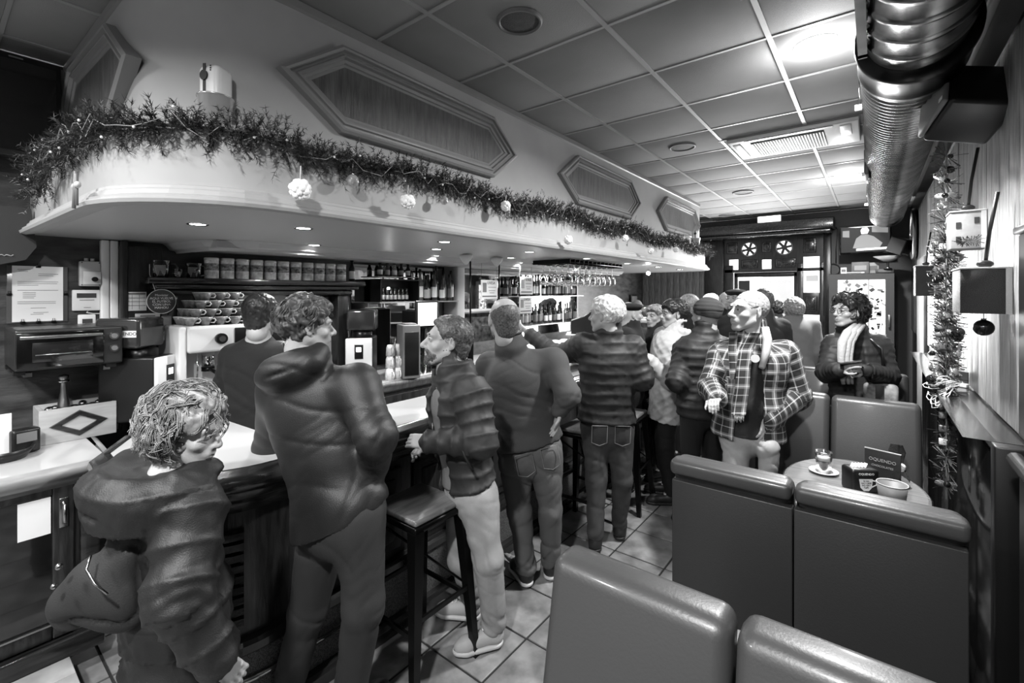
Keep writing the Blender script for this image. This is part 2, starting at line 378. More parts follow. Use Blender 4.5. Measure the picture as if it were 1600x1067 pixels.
def hexframe(pts, nrm, pn):     # pts: outline ring (Vector), nrm outward
    c_ = sum(pts, Vector())/6
    steps = [(0, -.02), (0, .030), (.012, .038), (.022, .036), (.026, .020), (.038, .022), (.044, .030), (.052, .030), (.057, .014), (.072, .012), (.076, .004), (.088, .003)]
    vs = []; mb = MB()
    for (ins, h) in steps:
        for i in range(6):
            p, a, b = pts[i], pts[i-1], pts[(i+1) % 6]
            d1 = (p-a).normalized(); d2 = (b-p).normalized(); bis = (d2-d1).normalized()
            sn = max(.3, abs(d1.cross(bis).length)); vs.append(tuple(p+bis*(ins/sn)+nrm*h))
    fs = [(k*6+i, k*6+(i+1) % 6, (k+1)*6+(i+1) % 6, (k+1)*6+i) for k in range(len(steps)-1) for i in range(6)]
    mb.add(vs, fs); pw = MB(); pw.add([v for v in vs[-6:]], [tuple(range(6))])
    fr = ob('panel_frame', mb, trimp, bk); ob('wood_panel', pw, panelw, fr)
for (ya, yb) in [(.92, 2.56), (3.12, 4.74), (5.25, 6.88)]:
    X = -1.985; pts = [Vector((X, ya, 2.67)), Vector((X, ya+.29, 2.47)), Vector((X, yb-.25, 2.475)), Vector((X, yb, 2.67)), Vector((X, yb-.25, 2.87)), Vector((X, ya+.29, 2.88))]
    hexframe(pts, Vector((1, 0, 0)), 0)
Y = .512; hexframe([Vector((-3.58, Y-.015, 2.67)), Vector((-3.33, Y-.012, 2.46)), Vector((-2.58, Y, 2.45)), Vector((-2.27, Y, 2.64)), Vector((-2.60, Y, 2.88)), Vector((-3.33, Y-.012, 2.90))], Vector((0, -1, 0)), 0)
# =================== CEILING FIXTURES ===================
def downlight(x, y, label, i):
    t = thing('ceiling_spotlight', label, 'ceiling light', (x, y, ZC))
    ob('rim', MB().lathe([(.075, 0), (.098, -.004), (.102, 0)], 24), white, t)
    ob('lamp_glass', MB().lathe([(0, -.002), (.075, -.002)], 24), mat('spot_glow', 1, .5, emit=40), t)
downlight(-.234, 2.84, 'glaring round ceiling light nearest the spiral duct joint', 0)
downlight(-.234, 6.33, 'round ceiling light glowing beyond the air conditioner cassette', 1)
downlight(-.234, -.62, 'round ceiling light above and behind the camera', 2)
def vent(u, v, r, label):
    p = P(u, v, z=ZC); t = thing('ceiling_vent', label, 'ceiling vent', (p[0], p[1], ZC))
    ob('rim', MB().lathe([(r*.86, -.004), (r*.9, -.014), (r, -.012), (r*1.04, 0)], 28), mgrey, t)
    ob('grille', MB().lathe([(0, -.009), (r*.3, -.011), (r*.87, -.005)], 28), mat('vent_mesh', .24, .6, bump=.6, bscale=300), t)
vent(812, 33, .105, 'large round ceiling vent above the first wood hexagon panel')
vent(1066, 229, .11, 'round ceiling vent just left of the air conditioner cassette')
vent(1307, 214, .11, 'round ceiling vent right of the cassette beside the duct')
vent(1161, 300, .12, 'round ceiling vent beyond the air conditioner cassette')
vent(1136, 336, .12, 'farthest small round ceiling vent near the end wall')
# air conditioner cassette
ac = thing('air_conditioner', 'ceiling cassette air conditioner with slatted intake grille', 'air conditioner', (0, 0, 0))
x0, x1, y0, y1 = -.97, -.08, 4.15, 4.75
ob('casing', MB().box((x0, y0, ZC-.035), (x1, y1, ZC), c=.012), offw, ac)
ob('intake', MB().box((x0+.16, y0+.10, ZC-.042), (x1-.22, y1-.06, ZC-.034), c=.004), dgrey, ac)
for k in range(26):
    xx = x0+.17+k*.0195; ob('slat', MB().box((xx, y0+.11, ZC-.047), (xx+.008, y1-.07, ZC-.04)), white, ac)
ob('outlet_slot', MB().box((x0+.13, y0+.02, ZC-.040), (x1-.16, y0+.06, ZC-.034)), black, ac)
ob('side_flap', MB().box((x0+.03, y0+.08, ZC-.042), (x0+.09, y1-.1, ZC-.034), c=.004), white, ac)
ob('receiver_panel', MB().box((x1-.12, y0+.06, ZC-.042), (x1-.05, y0+.32, ZC-.034), c=.004), white, ac)
ob('frame_edge', MB().box((x0-.06, y0-.02, ZC-.008), (x1+.05, y0+.0, ZC-.001)).box((x1+.03, y0-.02, ZC-.008), (x1+.09, y1+.04, ZC-.001)), mgrey, ac)
# recessed bar lights; the inner row is added to light the shelves
for i, (x, y) in enumerate(BARL):
    zz = 2.035
    where = ['nearest the shelf of tins', 'over the near end of the bar', 'over the bar beside the first poster', 'behind the bar, between the posters', 'left of the hanging wine glasses', 'right of the hanging wine glasses', 'beside the wine glass rack, inner row', 'over the middle of the bar', 'inner row, past the wine glasses', 'over the far half of the bar', 'at the far end of the canopy', 'added over the tins shelf', 'added over the liquor bottles', 'added above the far bottle shelf', 'added deepest behind the bar'][i]
    t = thing('recessed_light', 'small recessed canopy light '+where, 'ceiling light', (x, y, zz))
    ob('rim', MB().lathe([(.032, -.001), (.042, -.004), (.046, 0)], 16), chrome, t)
    ob('lens', MB().lathe([(0, -.0015), (.032, -.0015)], 16), lampm, t)
bl = thing('bare_bulb', 'bare bright bulb hanging under the far end of the canopy', 'lamp', tuple(P(1013, 427, x=-2.05)))
ob('bulb', MB().sph((0, 0, 0), .022), mat('bulb_glow', 1, .5, emit=60), bl); ob('cap', MB().lathe([(.012, .015), (.014, .05), (0, .05)], 12), white, bl)
area('bulb_light', tuple(P(1013, 427, x=-2.05)-ZV*.03), .04, 3)
# exit light
ex = thing('exit_light', 'lit emergency light box on the lintel above the door', 'light', (-1.32, YB-.44, 2.90))
ob('casing', MB().box((-.17, .01, -.055), (.17, .05, .055), c=.01), white, ex); ob('lens', MB().box((-.16, 0, -.045), (.16, .012, .045), c=.005), mat('exit_glow', 1, .5, emit=2.2), ex)
# spiral duct
du = thing('spiral_duct', 'shiny spiral steel ventilation duct running under the ceiling', 'duct', (0, 0, 0))
DXc, DZc = .135, EYE+1.055
def dtube(y0, y1, r, pitch, dep, n=48):
    mb = MB(); ys = []; y = y0
    while y < y1:
        ys += [(y, r), (y+pitch*.05, r), (y+pitch*.66, r), (y+pitch*.70, r+dep*.3), (y+pitch*.76, r+dep), (y+pitch*.92, r+dep), (y+pitch*.97, r+dep*.3)]; y += pitch
    ys.append((y1, r)); vs = []
    for (yy, rr) in ys:
        for k in range(n):
            a = 2*PI*k/n; vs.append((DXc+rr*math.cos(a), yy+pitch*.0*a, DZc+rr*math.sin(a)))
    fs = [(i*n+k, (i+1)*n+k, (i+1)*n+(k+1) % n, i*n+(k+1) % n) for i in range(len(ys)-1) for k in range(n)]
    return mb.add(vs, fs, 0, True)
ob('corrugated_pipe', dtube(2.72, 7.9, .180, .050, .008), ductm, du)
ob('near_pipe', dtube(.4, 2.5, .165, .15, .007), ductm, du)
cl = MB(); vs = []
for (yy, rr) in [(2.44, .166), (2.46, .20), (2.50, .203), (2.52, .198), (2.68, .190), (2.70, .196), (2.73, .196), (2.74, .18)]:
    for k in range(48): a = 2*PI*k/48; vs.append((DXc+rr*math.cos(a), yy, DZc+rr*math.sin(a)))
cl.add(vs, [(i*48+k, (i+1)*48+k, (i+1)*48+(k+1) % 48, i*48+(k+1) % 48) for i in range(7) for k in range(48)], 0, True)
ob('collar', cl, mat('collar_steel', .17, .3, metal=1), du)
ob('end_cap', MB().tube([(DXc, 7.895, DZc), (DXc, 7.905, DZc)], .18, 32), ductm, du)
gr = MB()
for k in range(16):
    yy = 1.35+k*.06; gr.box((-.012, yy, -.06), (.012, yy+.018, .11), M=Matrix.Translation((DXc-.164, 0, DZc-.02)))
gr.box((DXc-.185, 1.28, DZc-.10), (DXc-.155, 2.36, DZc-.075)).box((DXc-.185, 1.28, DZc+.075), (DXc-.155, 2.36, DZc+.1)).box((DXc-.185, 2.33, DZc-.1), (DXc-.155, 2.37, DZc+.1))
ob('side_grille', gr, ductm, du)
ob('side_grille', MB().box((DXc-.19, 4.6, DZc-.12), (DXc-.165, 4.9, DZc-.02), c=.004), dgrey, du)
for y in (3.3, 5.2, 7.0): ob('bracket', MB().box((DXc-.22, y, DZc-.01), (DXc-.17, y+.02, DZc+.02)).tube([(DXc-.2, y+.01, DZc), (DXc-.2, y+.01, ZC)], .004, 6), steel, du)
ORD = ['first', 'second', 'third', 'fourth', 'fifth', 'sixth', 'seventh', 'eighth', 'ninth', 'tenth', 'eleventh', 'twelfth', 'thirteenth', 'fourteenth', 'fifteenth', 'sixteenth', 'seventeenth', 'eighteenth', 'nineteenth', 'twentieth']
ORD_ = ['first', 'second', 'third', 'fourth', 'fifth', 'sixth', 'seventh']
# =================== BAR ===================
BEND = 4.66
barfront = [(-2.78, .62), (-2.50, .46), (-2.30, .45)]+arc(-2.28, .87, .42, -82, 0, 10)+[(-1.86, BEND)]
bar = thing('bar_counter', 'long dark wooden bar with white top and curved near end', 'bar', (0, 0, 0))
nb = len(barfront); rear = [(-2.29, BEND), (-2.29, 1.0), (-2.78, .97)]
ob('countertop', MB().prism(barfront+rear, 1.03, 1.052), whitec, bar)
nose = [(-.02, 1.053), (.004, 1.054), (.012, 1.045), (.030, 1.042), (.045, 1.030), (.052, 1.008), (.045, .985), (.022, .975), (.016, .965), (.012, .945), (-.02, .925), (-.04, .905), (-.05, .87), (-.09, .86)]
ob('edge_moulding', MB().sweep(barfront, nose, smooth=True), dwoodh, bar)
ob('front_panel', MB().sweep(barfront, [(-.09, .87), (-.09, .30)]), dwood, bar)
ob('middle_moulding', MB().sweep(barfront, [(-.09, .36), (-.06, .355), (-.05, .34), (-.05, .31), (-.065, .295)]), dwoodh, bar)
ob('terrazzo_plinth', MB().sweep(barfront, [(-.07, .30), (-.07, .06)]), terr, bar)
ob('base_moulding', MB().sweep(barfront, [(-.07, .075), (-.04, .07), (-.03, .05), (-.03, 0)]), dwoodh, bar)
ob('back_board', MB().box((-2.27, 1.0, 0), (-2.24, BEND, 1.03)), dwood, bar)
ob('end_board', MB().box((-2.27, BEND-.04, 0), (-1.95, BEND, 1.03)), dwood, bar)
ob('near_shelf', MB().box((-2.29, 1.4, .80), (-2.45, 4.6, .82)), steelb, bar)
for k in range(9):
    ob('slat', MB().sweep(barfront[2:12], [(-.09, .42+k*.042), (-.055, .424+k*.042), (-.06, .448+k*.042), (-.09, .456+k*.042)]), dwoodh, bar)
for k in range(6):
    y0 = 1.0+k*.58; ob('raised_panel', MB().box((-1.955, y0+.04, .40), (-1.93, y0+.54, .82), c=.012).box((-1.94, y0+.09, .45), (-1.918, y0+.49, .77), c=.01), dwood, bar)
ob('foot_rail', MB().tube([(-2.3, .52, .20)]+[(x*1.0+(0 if True else 0), y, .20) for x, y in arc(-2.28, .87, .36, -80, 0, 8)]+[(-1.90, 1.2, .20)], .012, 8), chrome, bar)
rb = thing('raised_counter', 'raised stone-clad counter block at the far end of the bar', 'counter', (-2.05, 5.34, 0))
ob('stone_cladding', MB().box((-.30, -.6, .0), (.24, .8, 1.40)), mat('stone_clad', .42, .6, var=.22, vscale=14, bump=.6, bscale=18), rb)
ob('top_slab', MB().box((-.36, -.68, 1.40), (.32, .86, 1.435), c=.008), offw, rb)
ck = thing('cake_case', 'glass-lidded pastry case on the raised stone counter', 'display case', (-2.0, 5.05, 1.435))
ob('tray', MB().box((-.2, -.28, 0), (.2, .28, .02), c=.006), white, ck); ob('glass_lid', MB().box((-.17, -.25, .02), (.17, .25, .13), c=.03), winem, ck)
ob('pastry', MB().box((-.13, -.2, .021), (.13, .2, .08), c=.03), mwood, ck)
pc = thing('food_case', 'low glass display case on the white bar top between the bar customers', 'display case', (-2.12, 3.1, 1.053))
ob('tray', MB().box((-.14, -.55, 0), (.14, .55, .02), c=.006), steelb, pc); ob('glass_front', MB().box((.125, -.55, .02), (.13, .55, .20)), winem, pc); ob('glass_top', MB().box((-.14, -.55, .20), (.14, .55, .207)), winem, pc)
for k in range(9):
    pp = thing('pastry_plate', 'white paper-covered plate of food, %s on the glass case' % ['nearest', 'second', 'third', 'fourth', 'middle', 'sixth', 'seventh', 'eighth', 'farthest'][k], 'plate', (-2.13+R0.uniform(-.03, .03), 2.62+k*.12, 1.262), 0, 'plates on the bar case')
    ob('dish', MB().lathe([(0, 0), (.045, 0), (.07, .012), (.068, .014), (.04, .004)], 18), white, pp)
    q = MB().lathe([(.06, .01), (.055, .035), (.03, .05), (0, .054)], 9); ob('paper_wrap', q, paper, pp)
cr = thing('cash_register', 'black curved-top machine standing on the bar before the white-haired man', 'machine', (-2.15, 3.95, 1.053), .5)
pf = [(-.17, 0), (.17, 0), (.17, .40), (.12, .47), (.02, .49), (-.05, .44), (-.17, .40)]
M_ = Matrix.Rotation(PI/2, 4, 'X')
ob('body', MB().prism(pf, -.11, .11, M=M_), black, cr); ob('face_panel', MB().box((.172, -.10, .08), (.178, .10, .38), c=.002), mgrey, cr)
ob('tray', MB().box((-.22, -.15, .26), (.24, .15, .275), c=.004), offw, cr)
# back bar
bb = thing('back_counter', 'back bar counter under the shelves with a light moulded edge', 'counter', (0, 0, 0))
bpth = [(-3.60, .80), (-3.08, .80), (-3.08, 6.2)]
ob('worktop', MB().box((XL, .80, .975), (-3.08, 6.2, 1.0)), lgrey, bb)
ob('edge_moulding', MB().sweep([(-3.08, .80), (-3.08, 6.2)], [(-.0, 1.001), (.02, .995), (.03, .98), (.022, .962), (.012, .955), (.010, .93), (-.01, .915), (-.03, .90)], smooth=True), mwood, bb)
ob('cupboard', MB().box((XL, .82, 0), (-3.12, 6.2, .975)), dwood, bb)
for k in range(8):
    d_ = ob('cupboard_door', MB().box((-3.12, .9+k*.65, .1), (-3.10, 1.5+k*.65, .88), c=.006), dwood, bb); ob('knob', MB().sph((-3.09, 1.45+k*.65, .7), .015), steel, d_)
for k in range(6):
    bt = thing('small_bottle', 'small bottle on the low shelf under the bar top, %s from the near end' % ORD_[k], 'bottle', (-2.37, 1.6+k*.11, .82), 0, 'bottles under the bar top')
    ob('glass_body', MB().lathe([(0, 0), (.03, 0), (.03, .11), (.012, .15), (.012, .18), (0, .18)], 10), black, bt)
# display cabinet on the left with step
dc = thing('display_cabinet', 'dark wood cabinet with glass door and pale counter at left edge', 'cabinet', (0, 0, 0))
ob('carcass', MB().box((XL, -1.2, .19), (-2.86, .50, .90)), dwood, dc)
ob('worktop', MB().box((XL, -1.2, .90), (-2.83, .53, .952)), whitec, dc)
ob('edge_moulding', MB().sweep([(-2.83, -1.2), (-2.83, .53), (-3.3, .55)], [(-.0, .953), (.015, .950), (.03, .935), (.035, .915), (.022, .90), (.022, .885), (.008, .875), (.0, .86), (-.02, .85)], smooth=True), pale, dc)
drr = ob('door', MB().box((-2.86, -.45, .20), (-2.83, -.38, .885), c=.006).box((-2.86, .35, .20), (-2.83, .42, .885), c=.006).box((-2.86, -.38, .20), (-2.83, .35, .27), c=.006).box((-2.86, -.38, .83), (-2.83, .35, .885), c=.006), dwood, dc)
ob('glass_pane', MB().box((-2.848, -.38, .27), (-2.842, .35, .83)), mat('dark_glass', .06, .04, coat=1, var=.02), drr)
ob('handle', MB().tube([(-2.83, .385, .79), (-2.80, .385, .78), (-2.80, .385, .71), (-2.83, .385, .70)], .007, 8).box((-2.832, .37, .68), (-2.826, .40, .81), c=.002), steel, drr)
ob('notice', MB().box((-2.841, .245, .665), (-2.839, .345, .825)), paper, drr)
ob('steel_strip', MB().box((-2.838, -.38, .262), (-2.828, .35, .270)), steelb, drr)
ob('corner_post', MB().box((-2.92, .44, .19), (-2.84, .51, .88), c=.01), dwoodh, dc)
ob('lower_rail', MB().box((-2.87, -1.2, .10), (-2.80, .52, .19), c=.008), dwoodh, dc)
stp = struct('trim_step', MB().box((-2.80, -1.2, 0), (-2.38, .40, .10), c=.006), pale)
for k in range(3): ob('step_board', MB().box((-2.80+.14*k+.001, -1.2, .10), (-2.80+.14*k+.139, .40, .112), c=.003), mat('worn_board', .58, .5, var=.08, vscale=8), stp)
# wooden box with rhombus
bx = thing('wooden_box', 'pale wooden counter box with a dark rhombus inlay', 'box', (-3.37, .505, .952))
ob('panel', MB().box((.085, -.15, 0), (.10, .15, .175), c=.003).box((-.10, -.15, 0), (-.085, .15, .175), c=.003).box((-.085, -.15, 0), (.085, -.135, .175)).box((-.085, .135, 0), (.085, .15, .175)).box((-.09, -.14, .01), (.09, .14, .02)), mat('box_wood', .62, .45, var=.05, vscale=6, stretch=(1, 1, 6)), bx)
r_ = MB()
def rhomb(a, b, x): return [(x, -a, .087), (x, 0, .087+b), (x, a, .087), (x, 0, .087-b)]
o_, i_ = rhomb(.115, .068, .101), rhomb(.068, .038, .101); o2, i2 = rhomb(.11, .064, .108), rhomb(.074, .042, .108)
r_.add(o_+i_+o2+i2, [(k, (k+1) % 4, 8+(k+1) % 4, 8+k) for k in range(4)]+[(8+k, 8+(k+1) % 4, 12+(k+1) % 4, 12+k) for k in range(4)]+[(12+k, 12+(k+1) % 4, 4+(k+1) % 4, 4+k) for k in range(4)])
ob('rhombus_frame', r_, dwoodh, bx)
pm = thing('steel_utensil', 'waisted steel utensil standing up out of the wooden box', 'utensil', (-3.38, .46, .975))
ob('shaft', MB().lathe([(0, 0), (.03, 0), (.032, .12), (.022, .17), (.014, .22), (.012, .27), (.02, .29), (.022, .305), (0, .315)], 16), steelb, pm); ob('collar', MB().lathe([(.013, .268), (.024, .272), (.024, .280), (.013, .285)], 16), chrome, pm)
for k in range(7):
    ob_ = thing('wrapped_sweet', 'shiny wrapped sweet in the wooden box, %s from the left' % ORD_[k], 'sweet', (-3.43+R0.uniform(0, .10), .40+k*.035, 1.10+R0.uniform(0, .02)), R0.uniform(0, 3), 'sweets in the wooden box')
    ob('foil', MB().sph((0, 0, 0), .018, sc=(1.5, 1, .8)).add([(.02, 0, 0), (.04, .015, .004), (.04, -.015, -.003)], [(0, 1, 2)]).add([(-.02, 0, 0), (-.04, .015, .004), (-.04, -.015, -.003)], [(0, 2, 1)]), steel, ob_)
pt = thing('card_terminal', 'dark payment terminal leaning beside the wooden box', 'device', tuple(P(38, 700, x=-3.2)*[1, 1, 0]+[0, 0, .99]), .2)
ob('body', MB().box((-.03, -.05, -.035), (.03, .05, .08), c=.01), black, pt); ob('screen', MB().box((.031, -.035, .02), (.032, .035, .065)), mgrey, pt)
fp = thing('black_tray', 'black pan-like tray with ribbed rim at the left edge of the counter', 'tray', tuple(P(5, 690, x=-3.15)*[1, 1, 0]+[0, 0, .952]))
ob('rim', MB().lathe([(0, .004), (.07, .004), (.10, .05), (.105, .05), (.075, 0), (0, 0)], 24), black, fp); ob('napkin', MB().box((-.05, -.03, .01), (-.045, .03, .2)), paper, fp)
# oven
ov = thing('toaster_oven', 'dark toaster oven mounted on the left wall over the wooden box', 'oven', (-3.40, .455, 1.34))
ob('casing', MB().box((-.22, -.19, 0), (.19, .215, .20), c=.012), mat('oven_metal', .20, .35, metal=.4), ov)
dd = ob('door', MB().box((.19, -.185, .01), (.202, .135, .185), c=.004), blackg, ov)
ob('handle', MB().box((.222, -.175, .155), (.234, .125, .172), c=.005).box((.2, -.165, .158), (.225, -.15, .168)).box((.2, .10, .158), (.225, .115, .168)), steelb, dd)
ob('glass_pane', MB().box((.203, -.13, .04), (.205, .09, .135), c=.0008), mat('oven_glass', .12, .06, coat=1), dd)
ob('rack', MB().tube([(.206, -.12, .075), (.206, .085, .075)], .0025, 6), steelb, dd)
for z in (.15, .085):
    kb = ob('knob', MB().tube([(.19, .175, z), (.212, .175, z)], .020, 16), chrome, ov); ob('dial', MB().tube([(.212, .175, z), (.218, .175, z)], .013, 12), mgrey, kb)
for (a, b) in ((-.17, .15), (.17, .15), (-.17, -.18)): ob('foot', MB().box((b-.02, a-.02, -.02), (b+.02, a+.02, 0)), black, ov)
ob('wall_bracket', MB().box((-.22, -.15, -.04), (.1, -.12, -.02)), steelb, ov); ob('wall_bracket', MB().box((-.22, .15, -.04), (.1, .18, -.02)), steelb, ov)
# notice, switches
def P3(u, v, x): p = P(u, v, x=x); return p
def wallbox(name, label, cat, u0, v0, u1, v1, m, th=.02, X=XL, group=None):
    a = P(u0, v1, x=X+th); b = P(u1, v0, x=X+th); t = thing(name, label, cat, (X, (a[1]+b[1])/2, a[2]), 0, group)
    w2 = (b[1]-a[1])/2; h = b[2]-a[2]; t['w2'] = w2; t['h'] = h
    ob('casing' if th > .004 else 'sheet', MB().box((0.001, -w2, 0), (th, w2, h), c=min(.006, th*.3)), m, t); return t, w2, h
t, w2, h = wallbox('clipboard_notice', 'typed official notice clipped on a clear board on the left wall', 'notice', 10, 417, 106, 506, mat('clear_board', .32, .2), .008)
pa = ob('paper_sheet', MB().box((.009, -w2+.02, .008), (.011, w2-.02, h-.002)), paper, t)
ln = MB()
for k, (z, a, b) in enumerate([(.93, .1, .35), (.90, .12, .3), (.86, .5, .9), (.83, .5, .8), (.72, .1, .9), (.69, .1, .88), (.66, .1, .5), (.57, .1, .9), (.53, .2, .45), (.50, .2, .45), (.47, .2, .45), (.44, .2, .42), (.37, .1, .85), (.34, .1, .85), (.26, .35, .65), (.18, .4, .7), (.15, .35, .6)]):
    ww = 2*w2-.04; ln.box((.0112, -w2+.02+a*ww, z*h-.001), (.0115, -w2+.02+b*ww, z*h+.0015))
ob('typed_line', ln, inkg, t)['kind'] = 'stuff'
for (yy, zz) in ((0, h-.004), (-.06, .004), (0, .004), (.06, .004), (-w2+.01, h/2), (w2-.01, h/2)):
    ob('binder_clip', MB().box((.008, yy-.01, zz-.006), (.018, yy+.01, zz+.006), c=.002).tube([(.016, yy-.005, zz), (.016, yy-.004, zz+.018), (.016, yy+.004, zz+.018), (.016, yy+.005, zz)], .0012, 5), blackm, t)
t, w2, h = wallbox('switch_box', 'pale rotary switch box with two cable glands, topmost of the three devices', 'switch', 125, 409, 158, 447, offw, .05)
ob('cover', MB().box((.05, -w2*.7, .01), (.056, w2, h*.6), c=.003), white, t); ob('knob', MB().tube([(.056, w2*.35, h*.28), (.072, w2*.35, h*.28)], .014, 14), black, t)
for q in (-.015, .012): ob('cable_gland', MB().tube([(.025, q, h), (.025, q, h+.018)], .010, 10), offw, t)
for a in (-1, 1):
    for z in (.008, h-.008): ob('screw', MB().tube([(.05, a*(w2-.008), z), (.053, a*(w2-.008), z)], .003, 6), black, t)
t, w2, h = wallbox('alarm_keypad', 'wide white keypad with a dark display, middle of the three devices', 'keypad', 113, 453, 157, 486, white, .025)
ob('display', MB().box((.0255, -w2*.7, h*.62), (.027, w2*.7, h*.84)), mat('lcd', .25, .3), t); ob('lettering', MB().box((.0255, -w2*.5, h*.50), (.0265, w2*.55, h*.53)).box((.0255, -w2*.2, h*.15), (.0265, w2*.3, h*.17)), inkg, t)
ob('cable', MB().tube([(.01, .01, 0), (.02, .0, -.01), (.01, .03, -.018), (.01, .07, -.02)], .003, 6), white, t)
t, w2, h = wallbox('thermostat', 'small white thermostat just above the toaster oven', 'thermostat', 122, 491, 150, 519, white, .022)
ob('display', MB().box((.0225, -w2*.55, h*.5), (.024, w2*.6, h*.75)), mat('lcd', .25, .3), t)
for i in range(2):
    for j in range(3): ob('button', MB().box((.022, -w2*.6+i*w2*.75, h*.10+j*h*.1), (.0245, -w2*.6+i*w2*.75+w2*.5, h*.10+j*h*.1+h*.05), c=.001), mgrey, t)
# dark panel with papers beside the shelf
ob('papers_board', MB().box((XL, .725, 1.0), (-3.53, .93, 2.0), c=.006), dwood, w_)
t, w2, h = wallbox('wall_calendar', 'white grid calendar beside the round football sign', 'calendar', 194, 456, 229, 486, paper, .003, X=-3.53)
ob('grid', MB().box((.0032, -w2*.9, h*.86), (.0036, w2*.9, h*.93)).box((.0032, -w2*.32, h*.08), (.0036, -w2*.29, h*.85)).box((.0032, w2*.32, h*.08), (.0036, w2*.35, h*.85)).box((.0032, -w2*.9, h*.66), (.0036, w2*.9, h*.69)).box((.0032, -w2*.9, h*.47), (.0036, w2*.9, h*.50)).box((.0032, -w2*.9, h*.26), (.0036, w2*.9, h*.29)), inkg, t)
p = P(252, 471, x=-3.40); rs = thing('round_sign', 'round dark sign reading aqui vuelve el futbol', 'sign', (-3.40, p[1], p[2]-.075))
ob('plate', MB().tube([(0, 0, .075), (.006, 0, .075)], .074, 32), mat('sign_dark', .2, .4), rs)
ob('edge_ring', MB().tube([(.007, .073*math.cos(a*PI/16), .075+.073*math.sin(a*PI/16)) for a in range(33)], .002, 5), offw, rs)
text('lettering', 'Movistar\nAQUI VUELVE\nEL FUTBOL\nCON UNA\nMAHOU', .019, offw, (.0075, 0, .075), (PI/2, 0, PI/2), rs)
ob('hanging_cord', MB().tube([(.0, -.03, .14), (-.03, -.05, .24), (-.03, -.05, .30)], .002, 5), offw, rs)
for i, (u0, v0, u1, v1, g_, lb) in enumerate([(211, 489, 250, 501, offw, 'narrow white label strip under the calendar'), (252, 493, 268, 514, mgrey, 'small grey sticker, upper of three beside the shelf post'), (251, 517, 268, 532, lgrey, 'small pale sticker, middle of three beside the shelf post'), (257, 534, 270, 552, paper, 'small white sticker with dots, lowest beside the shelf post')]):
    t, w2, h = wallbox('wall_sticker', lb, 'sticker', u0, v0, u1, v1, g_, .003, X=-3.42 if i else -3.53)
    ob('print', MB().box((.0032, -w2*.6, h*.55), (.0038, w2*.6, h*.75)).box((.0032, -w2*.4, h*.2), (.0038, w2*.5, h*.4)), inkg, t)
# wall shelf with tins
sh = thing('wall_shelf', 'dark moulded shelf carrying a row of tins behind the bar', 'shelf', (0, 0, 0))
ob('board', MB().box((XL, .82, 1.775), (-3.37, 2.30, 1.812), c=.006).box((XL, .86, 1.74), (-3.40, 2.26, 1.775), c=.01).box((XL, .90, 1.70), (-3.43, 2.22, 1.74), c=.012), dwoodh, sh)
ob('post', MB().box((XL, .93, 1.0), (-3.43, .985, 1.70), c=.008), dwood, sh); ob('post', MB().box((XL, 2.10, 1.0), (-3.46, 2.20, 1.70), c=.008), dwood, sh)
ob('backsplash', MB().box((XL+.002, .985, 1.0), (XL+.02, 1.75, 1.70)), mat('backsplash', .52, .22, metal=.7), sh)
ob('side_panel', MB().box((XL+.002, 1.75, 1.0), (XL+.04, 2.10, 1.70)), dwood, sh); ob('pale_panel', MB().box((XL+.04, 1.88, 1.45), (XL+.05, 2.08, 1.68)), mwood, sh)
tinm = mat('tin_print', .86, .35, var=.16, vscale=38)
tin = None
for k in range(11):
    loc = (-3.47, 1.185+.0945*k, 1.812)
    lb = 'printed tin canister in the row on the dark shelf, ' + ['nearest the glass mugs', 'second from the mugs', 'third from the mugs', 'fourth from the mugs', 'fifth from the mugs', 'in the middle of the row', 'fifth from the bottle end', 'fourth from the bottle end', 'third from the bottle end', 'second from the bottle end', 'last at the bottle end'][k]
    if tin is None:
        tin = thing('tin_canister', lb, 'tin', loc, 0, 'tins on the dark shelf')
        ob('can', MB().lathe([(0, 0), (.038, 0), (.042, .003), (.042, .132), (.039, .136), (0, .136)], 20), tinm, tin)
        ob('lid', MB().lathe([(.0425, .122), (.044, .124), (.044, .136), (.040, .140), (0, .140)], 20), mat('tin_lid', .75, .35, metal=.3), tin)
        ob('label_band', MB().lathe([(.0425, .055), (.0428, .056), (.0428, .10), (.0425, .101)], 20), mat('band', .45, .5, var=.25, vscale=60), tin)
    else: copy_thing(tin, loc, R0.uniform(0, 6), lb)
def glass_mug(name, label, loc, s, rz=1.2):
    t = thing(name, label, 'mug', loc, rz)
    ob('bowl', MB().lathe([(0, .006*s), (.036*s, .006*s), (.046*s, .104*s), (.048*s, .104*s), (.039*s, 0), (0, 0)], 20), winem, t)
    ob('handle', MB().tube([(.045*s, 0, .088*s), (.075*s, 0, .085*s), (.085*s, 0, .06*s), (.078*s, 0, .025*s), (.040*s, 0, .018*s)], .005*s, 8), winem, t); return t
glass_mug('glass_mug', 'large glass mug at the near end of the tins shelf', (-3.45, .90, 1.812), 1.0)
glass_mug('glass_mug', 'smallest glass mug between the two larger ones', (-3.45, .99, 1.812), .52)
glass_mug('glass_mug', 'glass mug next to the first tin canister', (-3.45, 1.075, 1.812), .92)
